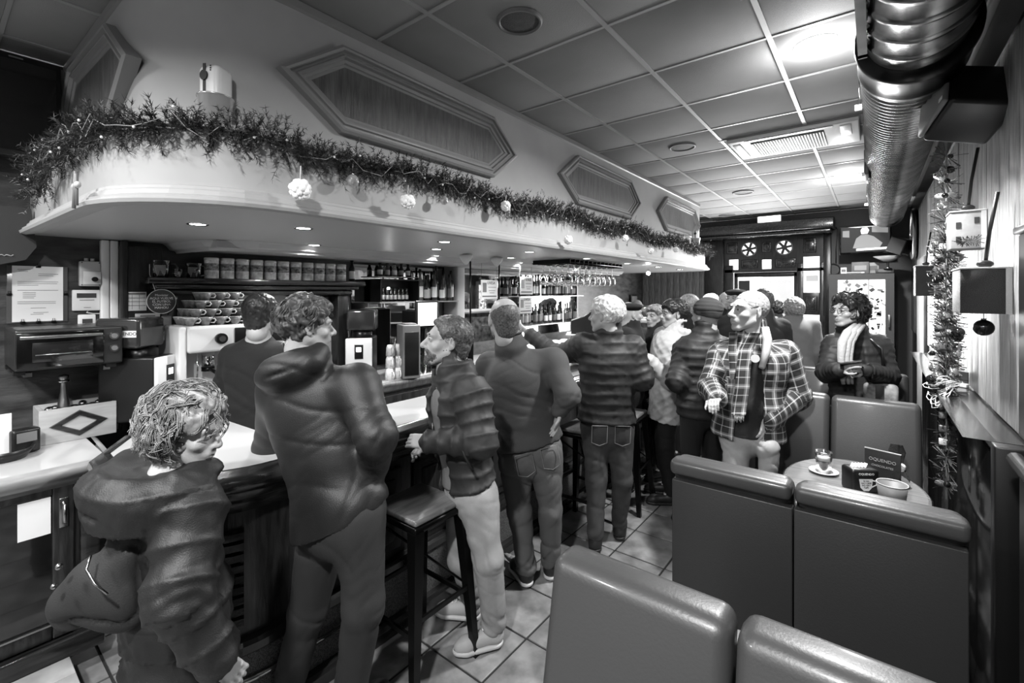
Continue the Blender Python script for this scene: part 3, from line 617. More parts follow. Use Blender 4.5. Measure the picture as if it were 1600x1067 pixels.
# bottles
def bottle(label, loc, h=.30, r=.037, m=None, lab=paper, grp=None, neck=.012, shoulder=.62, cap=black):
    t = thing('liquor_bottle', label, 'bottle', loc, R0.uniform(-.6, .6), grp)
    ob('glass_body', MB().lathe([(0, 0), (r, 0), (r, h*shoulder*.9), (r*.85, h*shoulder), (neck, h*(shoulder+.14)), (neck, h*.93), (0, h*.93)], 14), m or black, t)
    ob('label', MB().lathe([(r+.0006, h*.12), (r+.0012, h*.13), (r+.0012, h*.45), (r+.0006, h*.46)], 14), lab, t)
    ob('cap', MB().lathe([(neck+.002, h*.88), (neck+.002, h), (0, h)], 10), cap, t); return t
bottle('dark bottle at the far end of the tins shelf', (-3.47, 2.235, 1.812), .19, .024)
gl = [mat('bottle_dark', .08, .08, coat=.5), mat('bottle_amber', .25, .1, coat=.5), mat('bottle_clear', .75, .05, trans=.7), mat('bottle_green', .16, .1, coat=.5)]
# liquor shelf
ls = thing('liquor_shelf', 'thin glass shelf of liquor bottles behind the bar', 'shelf', (0, 0, 0))
ob('shelf_board', MB().box((XL, 2.45, 1.625), (-3.38, 3.42, 1.637)), mat('glass_board', .7, .1, trans=.5), ls); us = thing('short_glass_shelf', 'short upper glass shelf above the black lit case', 'shelf', (0, 0, 0)); ob('shelf_board', MB().box((XL, 2.5, 1.86), (-3.48, 2.95, 1.868)), mat('glass_board', .7, .1, trans=.5), us)
ds = thing('lit_bottle_case', 'black open case with small bottles and a tiny lamp inside', 'case', (-3.47, 2.70, 1.637))
ob('shell', MB().box((-.10, -.22, 0), (-.09, .22, .2)).box((-.10, -.22, 0), (.06, -.21, .2)).box((-.10, .21, 0), (.06, .22, .2)).box((-.1, -.22, .195), (.06, .22, .205)).box((-.1, -.22, 0), (.06, .22, .004)), black, ds)
ob('tiny_lamp', MB().sph((.05, -.13, .12), .012), mat('bulb_glow', 1, .5, emit=60), ds)
for k in range(7): bottle('small dark bottle inside the black lit case, %s from its lamp' % ['first', 'second', 'third', 'fourth', 'fifth', 'sixth', 'seventh'][k], (-3.49, 2.56+k*.045, 1.642), .12, .016, gl[0], lgrey, 'bottles in the lit case')
kinds = [(.31, .042, 2, paper), (.24, .034, 0, lgrey), (.26, .036, 0, lgrey), (.30, .036, 1, paper), (.35, .034, 0, mgrey), (.24, .038, 1, paper), (.30, .038, 2, lgrey), (.27, .035, 1, mgrey), (.31, .037, 0, paper)]
nm = ['nearest the lit case', 'second after the lit case', 'third after the lit case', 'fourth after the lit case', 'fifth after the lit case', 'sixth after the lit case', 'seventh after the lit case', 'eighth, beside the last', 'nearest the cream pillar']
for k, (h, r, g_, lb) in enumerate(kinds): bottle('liquor bottle on the thin glass shelf, '+nm[k], (-3.46+(.03 if k % 2 else 0), 2.97+.052*k, 1.637), h, r*.72, gl[g_], lb, 'bottles on the near liquor shelf')
for k in range(5): bottle('small bottle on the short upper glass shelf, %s' % ['nearest', 'second', 'middle', 'fourth', 'last'][k], (-3.53, 2.56+.08*k, 1.868), .13, .022, gl[k % 4], [paper, lgrey][k % 2], 'bottles on the upper shelf')
struct('trim_pillar', MB().box((XL, 3.43, 1.0), (-3.42, 3.56, 2.0), c=.02), paint)
mr = thing('bar_mirror', 'wide mirror on the wall behind the bar', 'mirror', (0, 0, 0))
ob('mirror_glass', MB().box((XL, 3.60, 1.15), (XL+.01, 6.2, 1.97)), mirrorm, mr); ob('mirror_glass', MB().box((XL, 2.32, 1.05), (XL+.01, 3.40, 1.97)), mirrorm, mr); ob('mirror_frame', MB().box((XL, 3.57, 1.12), (XL+.03, 3.60, 1.98)).box((XL, 6.2, 1.12), (XL+.03, 6.24, 1.98)).box((XL, 3.57, 1.95), (XL+.03, 6.24, 1.985)), dwood, mr)
fs = thing('far_bottle_shelf', 'two tiered glass shelf full of bottles in front of the mirror', 'shelf', (0, 0, 0))
ob('upper_board', MB().box((XL+.012, 4.3, 1.665), (-3.42, 6.1, 1.677)), mat('glass_board', .7, .1, trans=.5), fs); ob('lower_board', MB().box((XL+.012, 4.3, 1.30), (-3.36, 6.1, 1.312)), mat('glass_board', .7, .1, trans=.5), fs)
for row, (zz, n) in enumerate([(1.677, 20), (1.312, 18)]):
    for k in range(n):
        j = R0.randrange(4); y_ = 4.36+k*(1.7/n)
        bottle('%s liquor bottle on the %s far tier, %s from the near end' % (['dark', 'amber', 'clear', 'greenish'][j], ['upper', 'lower'][row], ORD[k]), (-3.50+R0.uniform(-.02, .03), y_, zz), .21+.009*(k % 9), R0.uniform(.024, .032), gl[j], R0.choice([paper, lgrey, mgrey]), 'bottles on the %s far tier' % ['upper', 'lower'][row])
# hanging wine glasses
rk = thing('glass_rack', 'wire rack of rods hung under the canopy holding upside-down glasses', 'rack', (-2.4, 4.2, 2.0))
m_ = MB()
for k in range(4): m_.tube([(-.21+.14*k, -.55, -.0), (-.21+.14*k, .58, -.0)], .005, 6)
ob('rail', m_, blackm, rk)
for k in range(14): ob('rod', MB().box((-.21, -.54+.085*k, -.012), (.21, -.533+.085*k, .03)), blackm, rk)
wg = None
for i in range(3):
    for j in range(9):
        loc = (-2.54+.14*i, 3.74+.115*j+R0.uniform(-.01, .01), 1.985); lb = 'wine glass hanging upside down in the rack, %s row, %s from the near end' % (['inner', 'middle', 'front'][i], ORD[j])
        if wg is None:
            wg = thing('wine_glass', lb, 'glass', loc, 0, 'hanging wine glasses')
            ob('bowl', MB().lathe([(.004, -.085), (.018, -.092), (.036, -.12), (.040, -.15), (.034, -.195), (.033, -.195), (.038, -.15), (.034, -.121), (.017, -.096), (0, -.09)], 16), winem, wg)
            ob('stem', MB().lathe([(0, -.002), (.034, -.002), (.033, .001), (.004, -.006), (.0035, -.085), (0, -.09)], 12), winem, wg)
        else: copy_thing(wg, loc, None, lb)
for (u, v) in ((735, 410), (780, 410)):
    p = P(u, 440, x=-2.95); o = thing('hanging_rod', 'thin dark rod hanging from the canopy, %s of two' % ('nearer' if u == 735 else 'farther'), 'rod', (p[0], p[1], 1.35)); ob('rod', MB().tube([(0, 0, 0), (0, 0, .66)], .008, 8), blackm, o); ob('base', MB().box((-.02, -.02, -.35), (.02, .02, .0)), blackm, o)
def poster(u0, v0, u1, v1, label, big='UVESA'):
    a = P(u0, v1, x=-2.95); b = P(u1, v0, x=-2.95); w2 = (b[1]-a[1])/2; h = b[2]-a[2]
    t = thing('price_poster', label, 'poster', (-2.95, (a[1]+b[1])/2, a[2]))
    ob('sheet', MB().box((0, -w2, 0), (.004, w2, h)), paper, t); ob('picture', MB().box((.0045, -w2*.8, h*.35), (.005, -w2*.35, h*.85)), mgrey, t)
    text('heading', big, h*.22, ink, (.0055, w2*.2, h*.84), (PI/2, 0, PI/2), t)
    ob('print', MB().box((.0045, -w2*.15, h*.60), (.005, w2*.8, h*.63)).box((.0045, -w2*.1, h*.42), (.005, w2*.7, h*.45)).box((.0045, w2*.0, h*.30), (.005, w2*.6, h*.33)).box((.0045, -w2*.85, h*.10), (.005, w2*.85, h*.17)), inkg, t)
    ob('hanging_string', MB().tube([(0, -w2*.9, h), (0, -w2*.9, 2.0-a[2])], .0015, 4).tube([(0, w2*.9, h), (0, w2*.9, 2.0-a[2])], .0015, 4), ink, t)
poster(751, 438, 777, 467, 'printed paper poster hanging left of the bald man\'s head'); poster(812, 433, 832, 460, 'upper of two posters hanging right of the bald man\'s head', 'MENUS'); poster(811, 464, 831, 490, 'lower of two posters hanging right of the bald man\'s head')
# espresso machine
em = thing('espresso_machine', 'white espresso machine topped with stacked cups behind the bar', 'coffee machine', (-3.35, 1.22, 1.0))
ob('body', MB().box((-.22, -.30, .04), (.02, .34, .52), c=.02), mat('machine_white', .78, .3), em)
ob('side_panel', MB().box((-.22, -.31, .0), (.20, -.27, .52), c=.015), mat('machine_white', .78, .3), em); ob('side_panel', MB().box((-.22, .31, .0), (.20, .35, .52), c=.015), mat('machine_white', .78, .3), em)
ob('top_fascia', MB().box((.0, -.27, .36), (.21, .31, .52), c=.02), mat('machine_white', .78, .3), em); ob('drip_tray', MB().box((.0, -.27, .0), (.22, .31, .06), c=.008), steelb, em); ob('display_panel', MB().box((.205, -.02, .40), (.215, .30, .50), c=.004), black, em)
kb = ob('steam_knob', MB().tube([(.205, -.10, .44), (.24, -.10, .44)], .032, 20), black, em); ob('knob_cap', MB().tube([(.24, -.10, .44), (.246, -.10, .44)], .018, 14), steel, kb)
for y_ in (-.13, .08):
    gh = ob('group_head', MB().tube([(.10, y_, .36), (.10, y_, .27)], .035, 16), chrome, em); ob('portafilter', MB().tube([(.10, y_, .26), (.10, y_, .235)], .036, 16).tube([(.12, y_, .25), (.26, y_, .235)], .011, 8), blackm, gh)
ob('steam_wand', MB().tube([(.14, -.20, .36), (.17, -.21, .28), (.16, -.21, .12)], .006, 8), chrome, em); ob('spout', MB().tube([(.14, -.03, .36), (.19, -.03, .33), (.20, -.03, .25), (.17, -.03, .22), (.16, -.03, .17)], .012, 10), chrome, em)
ob('jug', MB().lathe([(0, .0), (.035, 0), (.038, .04), (.032, .09), (.030, .09), (0, .01)], 16, (.13, -.05, .06)), chrome, em); ob('jug', MB().lathe([(0, .0), (.032, 0), (.035, .04), (.028, .08), (.026, .08), (0, .01)], 16, (.13, -.19, .06)), chrome, em)
cupm = mat('cup_print', .42, .3, var=.08, vscale=40); cup = None
for (lay, nrow, dep) in [(0, 7, 3), (1, 6, 3), (2, 5, 3), (3, 3, 2)]:
    for i in range(nrow):
        for d in range(dep):
            loc = (-3.19-.092*d-R0.uniform(0, .01)-.015*lay, .98+.082*i+.03*lay+R0.uniform(-.005, .005), 1.52+.050*lay); lb = 'coffee cup on the espresso machine, %s tier, %s row, %s from the left' % (['bottom', 'second', 'third', 'top'][lay], ['front', 'middle', 'rear'][d], ORD[i])
            if cup is None:
                cup = thing('coffee_cup', lb, 'cup', loc, 1.1, 'cups on the espresso machine'); cup.scale = (.82, .82, .82)
                ob('bowl', MB().lathe([(0, .003), (.022, .003), (.034, .028), (.046, .060), (.044, .060), (.031, .030), (.018, .008), (0, .008)], 18), cupm, cup)
                ob('rim', MB().lathe([(.0455, .058), (.0475, .060), (.0455, .062), (.0438, .060), (.0455, .058)], 18), white, cup)
                ob('handle', MB().tube([(.038, 0, .048), (.058, 0, .052), (.066, 0, .038), (.056, 0, .022), (.032, 0, .022)], .0045, 8), white, cup)
            else: copy_thing(cup, loc, 1.1+R0.uniform(-.3, .3), lb)
def grinder(label, loc, rz, sign):
    t = thing('coffee_grinder', label, 'coffee machine', loc, rz)
    ob('body', MB().box((-.16, -.10, 0), (.13, .10, .36), c=.012), black, t); fr = ob('front_panel', MB().box((.13, -.10, .02), (.155, .10, .36), c=.008), white, t)
    ob('display', MB().box((.156, -.03, .20), (.159, .035, .31), c=.001), black, fr); ob('lit_screen', MB().box((.1595, -.018, .255), (.161, .02, .29)), mat('scr', 1, .5, emit=2), fr)
    ob('neck', MB().lathe([(.08, .36), (.08, .40), (.06, .41), (0, .41)], 20), blackm, t); ob('bean_hopper', MB().box((-.17, -.11, .41), (.06, .11, .58), c=.02), mat('hopper', .17, .15, coat=.6), t)
    if sign:
        s_ = ob('sign_plate', MB().box((-.075, -.114, .475), (.05, -.111, .512)), white, t); text('lettering', 'OQUENDO', .025, ink, (-.012, -.1148, .494), (PI/2, 0, 0), s_)
    return t
grinder('black coffee grinder with OQUENDO sign beside the toaster oven', (-3.30, .77, .998), .75, True)
grinder('black coffee grinder with pale display front beside the glass mugs pyramid', (-3.29, 2.21, 1.0), -.75, False)
t = thing('calendar_sheet', 'pale tiled sheet behind the second grinder', 'sheet', (-3.565, 2.0, 1.15)); ob('sheet', MB().box((0, -.10, 0), (.003, .16, .35)), lgrey, t)
ob('grid_lines', MB().box((.0032, -.10, .08), (.004, .16, .084)).box((.0032, -.10, .16), (.004, .16, .164)).box((.0032, -.10, .24), (.004, .16, .244)).box((.0032, 0, 0), (.004, .004, .35)), inkg, t)
def tower(label, loc, w, d, h, rz=.2):
    t = thing('coffee_dispenser', label, 'machine', loc, rz); ob('casing', MB().box((-d/2, -w/2, 0), (d/2, w/2, h), c=.012), mgrey if h < .5 else black, t); ob('front', MB().box((d/2, -w/2+.015, .03), (d/2+.006, w/2-.015, h-.06), c=.002), black, t); ob('top_tray', MB().box((-d/3, -w/3, h), (d/3, w/3, h+.01), c=.003), mgrey, t)
tower('tall black dispenser behind the bar below the lit case', (-3.28, 2.80, 1.0), .17, .28, .56, 0); tower('grey sided machine in front of the tall black dispenser', (-3.12, 2.55, 1.0), .15, .20, .45, -.4)
tv = thing('till_screen', 'bright white till screen above the puffer-jacket man', 'screen', tuple(P(667, 512, x=-3.1)), -.2)
ob('bezel', MB().box((-.01, -.115, 0), (.012, .115, .24), c=.006), black, tv); ob('display', MB().box((.0125, -.095, .02), (.014, .095, .22)), mat('till_glow', .9, .4, emit=.75), tv); ob('stand', MB().tube([(-.01, 0, .05), (-.05, 0, -.2), (-.05, 0, -.33)], .02, 8), black, tv)
# mugs and tumblers
mg = None; k = 0
for lay in range(3):
    for i in range(3-(lay == 2)):
        loc = (-3.14-.02*lay, 2.37+.088*i+.02*lay, 1.0+.095*lay); lb = 'white patterned mug standing upside down, ' + ['lowest tier', 'middle tier', 'top tier'][lay]+' '+['nearest', 'middle', 'farthest'][i]
        if mg is None:
            mg = thing('white_mug', lb, 'mug', loc, 0, 'white mugs stacked on the back counter')
            ob('bowl', MB().lathe([(.036, 0), (.038, 0), (.034, .07), (.026, .092), (0, .094)], 18), mat('mug', .82, .3, var=.08, vscale=50), mg); ob('handle', MB().tube([(.032, 0, .02), (.058, 0, .02), (.062, 0, .045), (.052, 0, .068), (.028, 0, .07)], .005, 8), white, mg)
        else: copy_thing(mg, loc, -.3, lb)
tg = None
for i in range(6):
    for d in range(2):
        for lay in range(3):
            loc = (-3.15-.085*d, 2.66+.078*i, 1.0+.085*lay); lb = 'clear tumbler in the %s stack from the white mugs, %s row, %s tier' % (ORD[i], ['front', 'rear'][d], ['bottom', 'middle', 'top'][lay])
            if tg is None:
                tg = thing('tumbler', lb, 'glass', loc, 0, 'stacked tumblers'); ob('glass_wall', MB().lathe([(0, .006), (.025, .006), (.031, .083), (.033, .083), (.028, 0), (0, 0)], 14), winem, tg)
            else: copy_thing(tg, loc, None, lb)
# =================== STOOLS, BOOTHS, TABLE ===================
def make_stool(label, loc, rz=0):
    t = thing('bar_stool', label, 'stool', loc, rz, 'metal bar stools along the bar')
    ob('seat', MB().box((-.155, -.15, .722), (.155, .15, .748), c=.018), mat('stool_wood', .40, .3, var=.07, vscale=9, stretch=(5, .7, 5)), t)
    ob('seat_frame', MB().box((-.16, -.155, .69), (.16, .155, .722), c=.01), blackm, t)
    for a in (-1, 1):
        for b in (-1, 1):
            p0 = np.array([a*.140, b*.135, .70]); p1 = np.array([a*.188, b*.185, 0]); m = MB()
            vs = []
            for p, w_1 in ((p0, .026), (p1, .015)):
                for (i, j) in ((-1, -1), (1, -1), (1, 1), (-1, 1)): vs.append((p[0]+i*w_1, p[1]+j*w_1, p[2]))
            m.add(vs, [(0, 1, 5, 4), (1, 2, 6, 5), (2, 3, 7, 6), (3, 0, 4, 7), (4, 5, 6, 7), (0, 3, 2, 1)]); ob('leg', m, blackm, t)
    k = .175; m = MB()
    for (a, b, z) in (((-k, -k), (k, -k), .27), ((-k, k), (k, k), .27), ((-k, -k), (-k, k), .33), ((k, -k), (k, k), .33)): m.box((a[0]-.006, a[1]-.006, z), (b[0]+.006, b[1]+.006, z+.02))
    ob('foot_rest', m, blackm, t); m = MB()
    m.tube([(-.14, -.13, .66), (.15, .15, .35)], .006, 6).tube([(-.14, .13, .66), (.15, -.15, .35)], .006, 6); ob('cross_brace', m, blackm, t); return t
st1 = make_stool('black metal stool with wooden seat in front of the puffer-jacket man', (-1.675, 1.43, 0))
copy_thing(st1, (-1.66, 2.98, 0), 0, 'metal bar stool between the bald man and the white-haired man')
copy_thing(st1, (-1.62, 3.55, 0), .1, 'metal bar stool left of the woman in the pale quilted coat')
def cushion(x0, x1, z0, z1, yb, th, lean, sgn):
    M = Matrix.Identity(4); M[1][2] = lean; M[1][3] = -lean*z1
    a, b = (yb, yb+th) if sgn > 0 else (yb-th, yb)
    return MB().box((x0, a, z0), (x1, b, z1), c=.035, M=M)
def booth(label, y, sgn, x0=-.65, x1=.225, ztop=1.05, lean=.2):
    # sgn -1: sitter faces the camera side (seat towards smaller y)
    t = thing('booth_bench', label, 'booth seat', (0, y, 0)); xm = x0+(x1-x0)*.49
    ob('back_board', MB().box((x0+.006, -.012 if sgn > 0 else -.02, .0), (xm-.002, .03, ztop-.085), c=.004).box((xm+.002, -.012 if sgn > 0 else -.02, 0), (x1-.006, .03, ztop-.085), c=.004), vinylb, t)
    for (a, b) in ((x0, xm-.004), (xm+.004, x1)):
        ob('back_cushion', cushion(a, b, .40, ztop-(.005 if sgn > 0 else 0), .0, .11, -sgn*.0+(.20 if sgn < 0 else -.20)*1.0, sgn), vinyl, t)
        if sgn > 0: ob('top_roll', MB().box((a, -.030 if sgn > 0 else -.05, ztop-.062), (b, .055 if sgn > 0 else .03, ztop), c=.022), vinyl, t)
        s0, s1 = (.10, .52) if sgn > 0 else (-.52, -.10); ob('seat_cushion', MB().box((a, s0, .34), (b, s1, .47), c=.04), vinyl, t)
    s0, s1 = (.03, .48) if sgn > 0 else (-.48, -.02); ob('base', MB().box((x0+.02, s0, .0), (x1-.02, s1, .34)), dwood, t)
    return t
booth('nearest vinyl booth bench with padded back across the bottom right', 1.10, -1)
booth('second vinyl booth bench seen from its flat dark back', 1.885, 1)
booth('vinyl booth bench facing us behind the round table', 3.74, -1)
booth('farthest vinyl booth bench behind the woman with the scarf', 5.0, -1)
tb = thing('booth_table', 'round-ended wooden table between the booth benches', 'table', (-.085, 2.93, 0))
ob('tabletop', MB().lathe([(0, .742), (.96, .742), (1, .736), (1, .716), (.97, .71), (0, .71)], 40, sx=.30, sy=.42, smooth=False), mat('table_wood', .42, .22, var=.05, vscale=8, stretch=(1, 6, 1), coat=.3), tb)
ob('edge_band', MB().lathe([(1, .737), (1.02, .733), (1.02, .718), (1, .714)], 40, sx=.30, sy=.42), dwoodh, tb); ob('column', MB().tube([(0, 0, .03), (0, 0, .71)], .03, 14), blackm, tb); ob('foot', MB().lathe([(0, .03), (.05, .03), (.2, .012), (.205, 0), (0, 0)], 24), blackm, tb)
TZ = .742
def onT(u, v): return P(u, v, z=TZ)
p = onT(1287, 739); t = thing('saucer', 'white saucer under the glass of coffee', 'saucer', (p[0], p[1], TZ)); ob('dish', MB().lathe([(0, .006), (.025, .005), (.045, .009), (.068, .016), (.069, .014), (.045, .004), (.03, 0), (0, 0)], 28), white, t)
cg = thing('coffee_glass', 'glass of milky coffee standing on a white saucer', 'glass', (p[0], p[1], TZ+.006)); ob('glass_wall', MB().lathe([(0, .006), (.030, .006), (.038, .112), (.041, .112), (.033, 0), (0, 0)], 22), winem, cg)
ob('coffee', MB().lathe([(0, .008), (.029, .008), (.0335, .065), (0, .065)], 22), mat('coffee', .34, .4), cg); ob('milk_foam', MB().lathe([(0, .066), (.0335, .066), (.0365, .093), (.02, .097), (0, .098)], 22), mat('foam', .85, .8), cg)
p = onT(1343, 772); nb_ = thing('napkin_holder', 'black napkin box printed with a white coffee cup', 'napkin holder', (p[0]+.0, p[1]+.06, TZ), .62)
ob('box', MB().box((-.065, -.045, 0), (.065, .045, .115), c=.014), black, nb_); ob('window', MB().box((.0655, -.03, .012), (.067, .03, .09)), lgrey, nb_)
sg = ob('cup_print', MB().add([(-.035, -.0455, .072), (-.028, -.0455, .03), (-.012, -.0455, .014), (.012, -.0455, .014), (.026, -.0455, .03), (.03, -.0455, .072)], [(0, 1, 2, 3, 4, 5)]).tube([(.029, -.0455, .065), (.046, -.0455, .062), (.048, -.0455, .045), (.026, -.0455, .034)], .003, 6), white, nb_)
text('lettering', 'OQUENDO', .014, white, (0, -.0462, .095), (PI/2, 0, 0), nb_); text('lettering', 'SI NO\nHAY CAFE\nNO HAY\nCaFE', .0105, ink, (-.001, -.0462, .046), (PI/2, 0, 0), nb_)
nap = MB()
for k in range(5): nap.add([(-.04+.015*k, -.012, .115), (-.03+.015*k, -.012, .135), (-.03+.015*k, .012, .133), (-.04+.015*k, .012, .115)], [(0, 1, 2, 3)])
ob('napkins', nap, paper, nb_)
p = onT(1379, 757); mc = thing('menu_card', 'dark tent card lettered OQUENDO behind the napkin box', 'card', (p[0], p[1]+.02, TZ), -.28)
ob('card', MB().box((-.075, -.004, 0), (.075, .004, .165), c=.001), mat('card_dark', .16, .3), mc); ob('edge', MB().box((-.076, -.0045, .163), (.076, .0045, .167)), lgrey, mc)
text('lettering', 'OQUENDO', .022, lgrey, (0, -.0046, .115), (PI/2, 0, 0), mc); text('lettering', 'CHOCOLATES', .014, lgrey, (0, -.0046, .085), (PI/2, 0, 0), mc)
p = onT(1394, 790); bu = thing('table_bucket', 'grey tapered bucket with pale rim on the table', 'bucket', (p[0], p[1], TZ)); ob('pail', MB().lathe([(0, .004), (.042, .004), (.056, .10), (.0585, .10), (.045, 0), (0, 0)], 28), mgrey, bu); ob('rim', MB().lathe([(.056, .098), (.0605, .1), (.0585, .104), (.0555, .102), (.056, .098)], 28), lgrey, bu)
p = onT(1402, 765); jr = thing('sugar_jar', 'small clear jar with pale lid behind the bucket', 'jar', (p[0]+.01, p[1]+.06, TZ)); ob('glass_wall', MB().lathe([(0, 0), (.04, 0), (.042, .04), (.03, .08), (.022, .09), (.02, .09), (.028, .078), (.039, .04), (.037, .005), (0, .005)], 18), winem, jr); ob('lid', MB().lathe([(.024, .088), (.026, .105), (.02, .112), (0, .112)], 18), white, jr)
p = onT(1400, 745); ss = thing('standing_card', 'small dark shield-shaped card standing at the back of the table', 'card', (p[0]+.01, p[1]+.10, TZ+.0), -.3); ob('plate', MB().prism([(-.012, 0), (.012, 0), (.035, .11), (.02, .15), (-.03, .145), (-.04, .11)], -.004, .004, M=Matrix.Rotation(PI/2, 4, 'X')), dwoodh, ss); ob('foot', MB().box((-.02, -.02, 0), (.02, .02, .006)), dwood, ss)
bg = thing('dark_folded_garment', 'dark folded coat left on the booth seat by the table', 'garment', (-.42, 3.40, .47)); cb = MB()
cb.sph((0, 0, .03), .1, n=18, m=10, sc=(1.5, 1, .35)).sph((.12, .04, .03), .07, n=14, m=8, sc=(1.4, .8, .4)); ob('cloth_fold', cb, mat('coat_cloth', .17, .9, bump=.5, bscale=30), bg)
# =================== RIGHT WALL AND FAR END ===================
sp = thing('wall_speaker', 'black angled loudspeaker hung high on the right wall', 'speaker', (.335, 2.80, 2.53)); M = Matrix.Scale(.88, 4) @ Matrix.Rotation(.25, 4, 'Z') @ Matrix.Rotation(.22, 4, 'Y') @ Matrix.Rotation(-.45, 4, 'X')
ob('cabinet', MB().box((-.13, -.12, -.10), (.13, .16, .14), c=.02, M=M), black, sp); ob('grille_face', MB().box((-.155, -.11, -.09), (-.131, .15, .13), c=.012, M=M), mat('speaker_face', .48, .5), sp); ob('badge', MB().box((-.157, -.1, -.07), (-.154, -.07, -.05), M=M), white, sp)
ob('wall_mount', MB().tube([(.1, .05, 0), (.13, .05, .1)], .015, 8), blackm, sp)
def gift(label, X0, y0, y1, z0, z1, m, edge, sprig):
    t = thing('hanging_gift_box', label, 'decoration', ((X0+.43)/2, y0, z0)); hx = (.426-X0)/2; h = z1-z0
    ob('box', MB().box((-hx, 0, 0), (hx, y1-y0, h), c=.003), m, t); ob('top_edge', MB().box((-hx-.004, -.004, h), (hx, y1-y0, h+.007), c=.002), edge, t); ob('corner_strip', MB().box((hx-.02, -.004, 0), (hx-.002, 0, h)), edge, t)
    if sprig:
        s = MB()
        for k in range(90):
            a = R0.uniform(0, 6.28); l = R0.uniform(.02, .045); q = (R0.uniform(-.03, .03), -.012, .035)
            s.add([q, (q[0]+l*math.cos(a), q[1]-.01, q[2]+l*.7*math.sin(a)), (q[0]+l*math.cos(a+.1), q[1]-.008, q[2]+l*.7*math.sin(a+.1))], [(0, 1, 2)])
        ob('pine_sprig', s, mat('needles', .17, .6), t)
        for (a, b) in ((-.045, .1), (.02, .12), (-.045, .03)): ob('painted_window', MB().box((a, -.002, b), (a+.018, 0, b+.03)), dgrey, t)
    ob('ribbon', MB().tube([(0, .03, h), (.01, .0, h+.15), (.03, -.02, h+.30)], .007, 6), mat('ribbon', .14, .4), t); ob('bow', MB().sph((0, .02, h+.02), .02, sc=(1.3, .6, .8)), mat('ribbon', .14, .4), t); return t
glit = mat('black_glitter', .08, .35, var=.16, vscale=420, detail=1, bump=.5, bscale=400)
gift('pale paper house lantern with pine sprig hung on the wood wall', .298, 3.14, 3.30, 1.935, 2.115, mat('lantern_paper', .60, .6, var=.03, vscale=30), white, True)
gift('large black glitter gift box hung nearest on the wood wall', .277, 2.62, 2.86, 1.635, 1.815, glit, mat('glitter_white', .75, .5, bump=.6, bscale=400), False)
gift('smaller black glitter gift box far along the wood wall', .287, 5.36, 5.6, 1.69, 1.95, glit, mat('glitter_white', .75, .5), False)
def bauble(label, p, r, m, L=.06):
    t = thing('bauble', label, 'bauble', tuple(p)); ob('ball', MB().sph((0, 0, 0), r, n=18, m=12), m, t); ob('cap', MB().tube([(0, 0, r*.95), (0, 0, r*1.15)], r*.25, 8), steel, t); ob('hanger', MB().tube([(0, 0, r*1.1), (0, 0, r+L)], .0015, 4), steel, t); return t
shin = mat('bauble_dark', .22, .08, metal=.8); shil = mat('bauble_light', .75, .12, metal=.9)
bauble('large dark shiny bauble hanging under the black glitter box', P(1537, 512, y=2.75), .034, shin, .12)
og = thing('ornament_string', 'string of baubles, cones, bells and tinsel hanging by the wood wall', 'decoration', (.305, 3.36, 0))
ob('cord', MB().tube([(0, 0, .62), (0, 0, 2.62)], .003, 5), offw, og)
rr = random.Random(3)
z = .70
while z < 2.45:
    dense = 1.15 < z < 2.0; r = rr.uniform(.013, .026); n_b = 2 if dense else 1
    for _ in range(n_b):
        ob('ball', MB().sph((rr.uniform(-.06, .05) if dense else rr.uniform(-.02, .02), rr.uniform(-.05, .05), z+rr.uniform(-.02, .02)), r, n=12, m=8), rr.choice([shin, shil, shil, shin]), og)
    for _q in range(2 if dense else 1):
        s = MB()
        for k in range(55):
            a, b, l = rr.uniform(0, 6.28), rr.uniform(-1.2, 1.2), rr.uniform(.03, .085); d = np.array([math.cos(a)*math.cos(b), math.sin(a)*math.cos(b), math.sin(b)]); q = np.array([0, 0, z])
            s.add([q, q+d*l, q+d*l+[.003, 0, .004]], [(0, 1, 2)])
        ob('pine_tuft', s, mat('needles', .17, .6) if rr.random() < .6 else steel, og)
    if rr.random() < .35: ob('ribbon_bow', MB().sph((-.02, 0, z), .02, sc=(1.4, .5, .8)).sph((.02, 0, z), .02, sc=(1.4, .5, .8)), rr.choice([offw, mgrey]), og)
    if rr.random() < .25: ob('gift_cube', MB().box((-.03, -.02, z), (.0, .01, z+.03), c=.003), rr.choice([white, mgrey]), og)
    z += .038 if dense else .07
s = MB()
for k in range(46):
    a, b = rr.uniform(0, 6.28), rr.uniform(-1, 1.3); pts = []
    rs_ = rr.uniform(.05, .085); ps_ = rr.uniform(2.2, 5)
    for i in range(9):
        t_ = i/8; w1 = a+t_*ps_; rad = rs_*math.sin(PI*t_)+.008; pts.append((-.02+rad*math.cos(w1)*math.cos(b), rad*math.sin(w1), 1.22+rad*math.sin(b)*math.cos(w1*.8)*1.2+.03*math.sin(w1*1.3)))
    s.tube(pts, .0022, 4, cap=False)
ob('curled_ribbon', s, mat('ribbon_white', .92, .5), og)
t = thing('ledge_picture', 'small dark picture card standing on the wainscot ledge', 'picture', tuple(P(1497, 600, x=.385)*[1, 1, 0]+[0, 0, 1.18]), -.7); ob('card', MB().box((-.05, -.004, 0), (.05, .004, .085)), dgrey, t); ob('white_base', MB().box((-.03, -.03, 0), (.06, -.008, .022), c=.003), white, t)
wc = thing('round_wall_mirror', 'round steel-rimmed disc high on the far right wall', 'mirror', (.425, 7.67, 2.45)); ob('rim', MB().tube([(-.03, .30*math.cos(a*PI/20), .30*math.sin(a*PI/20)) for a in range(41)], .025, 10), steelb, wc); ob('disc', MB().tube([(-.03, 0, 0), (.0, 0, 0)], .29, 40), dgrey, wc)
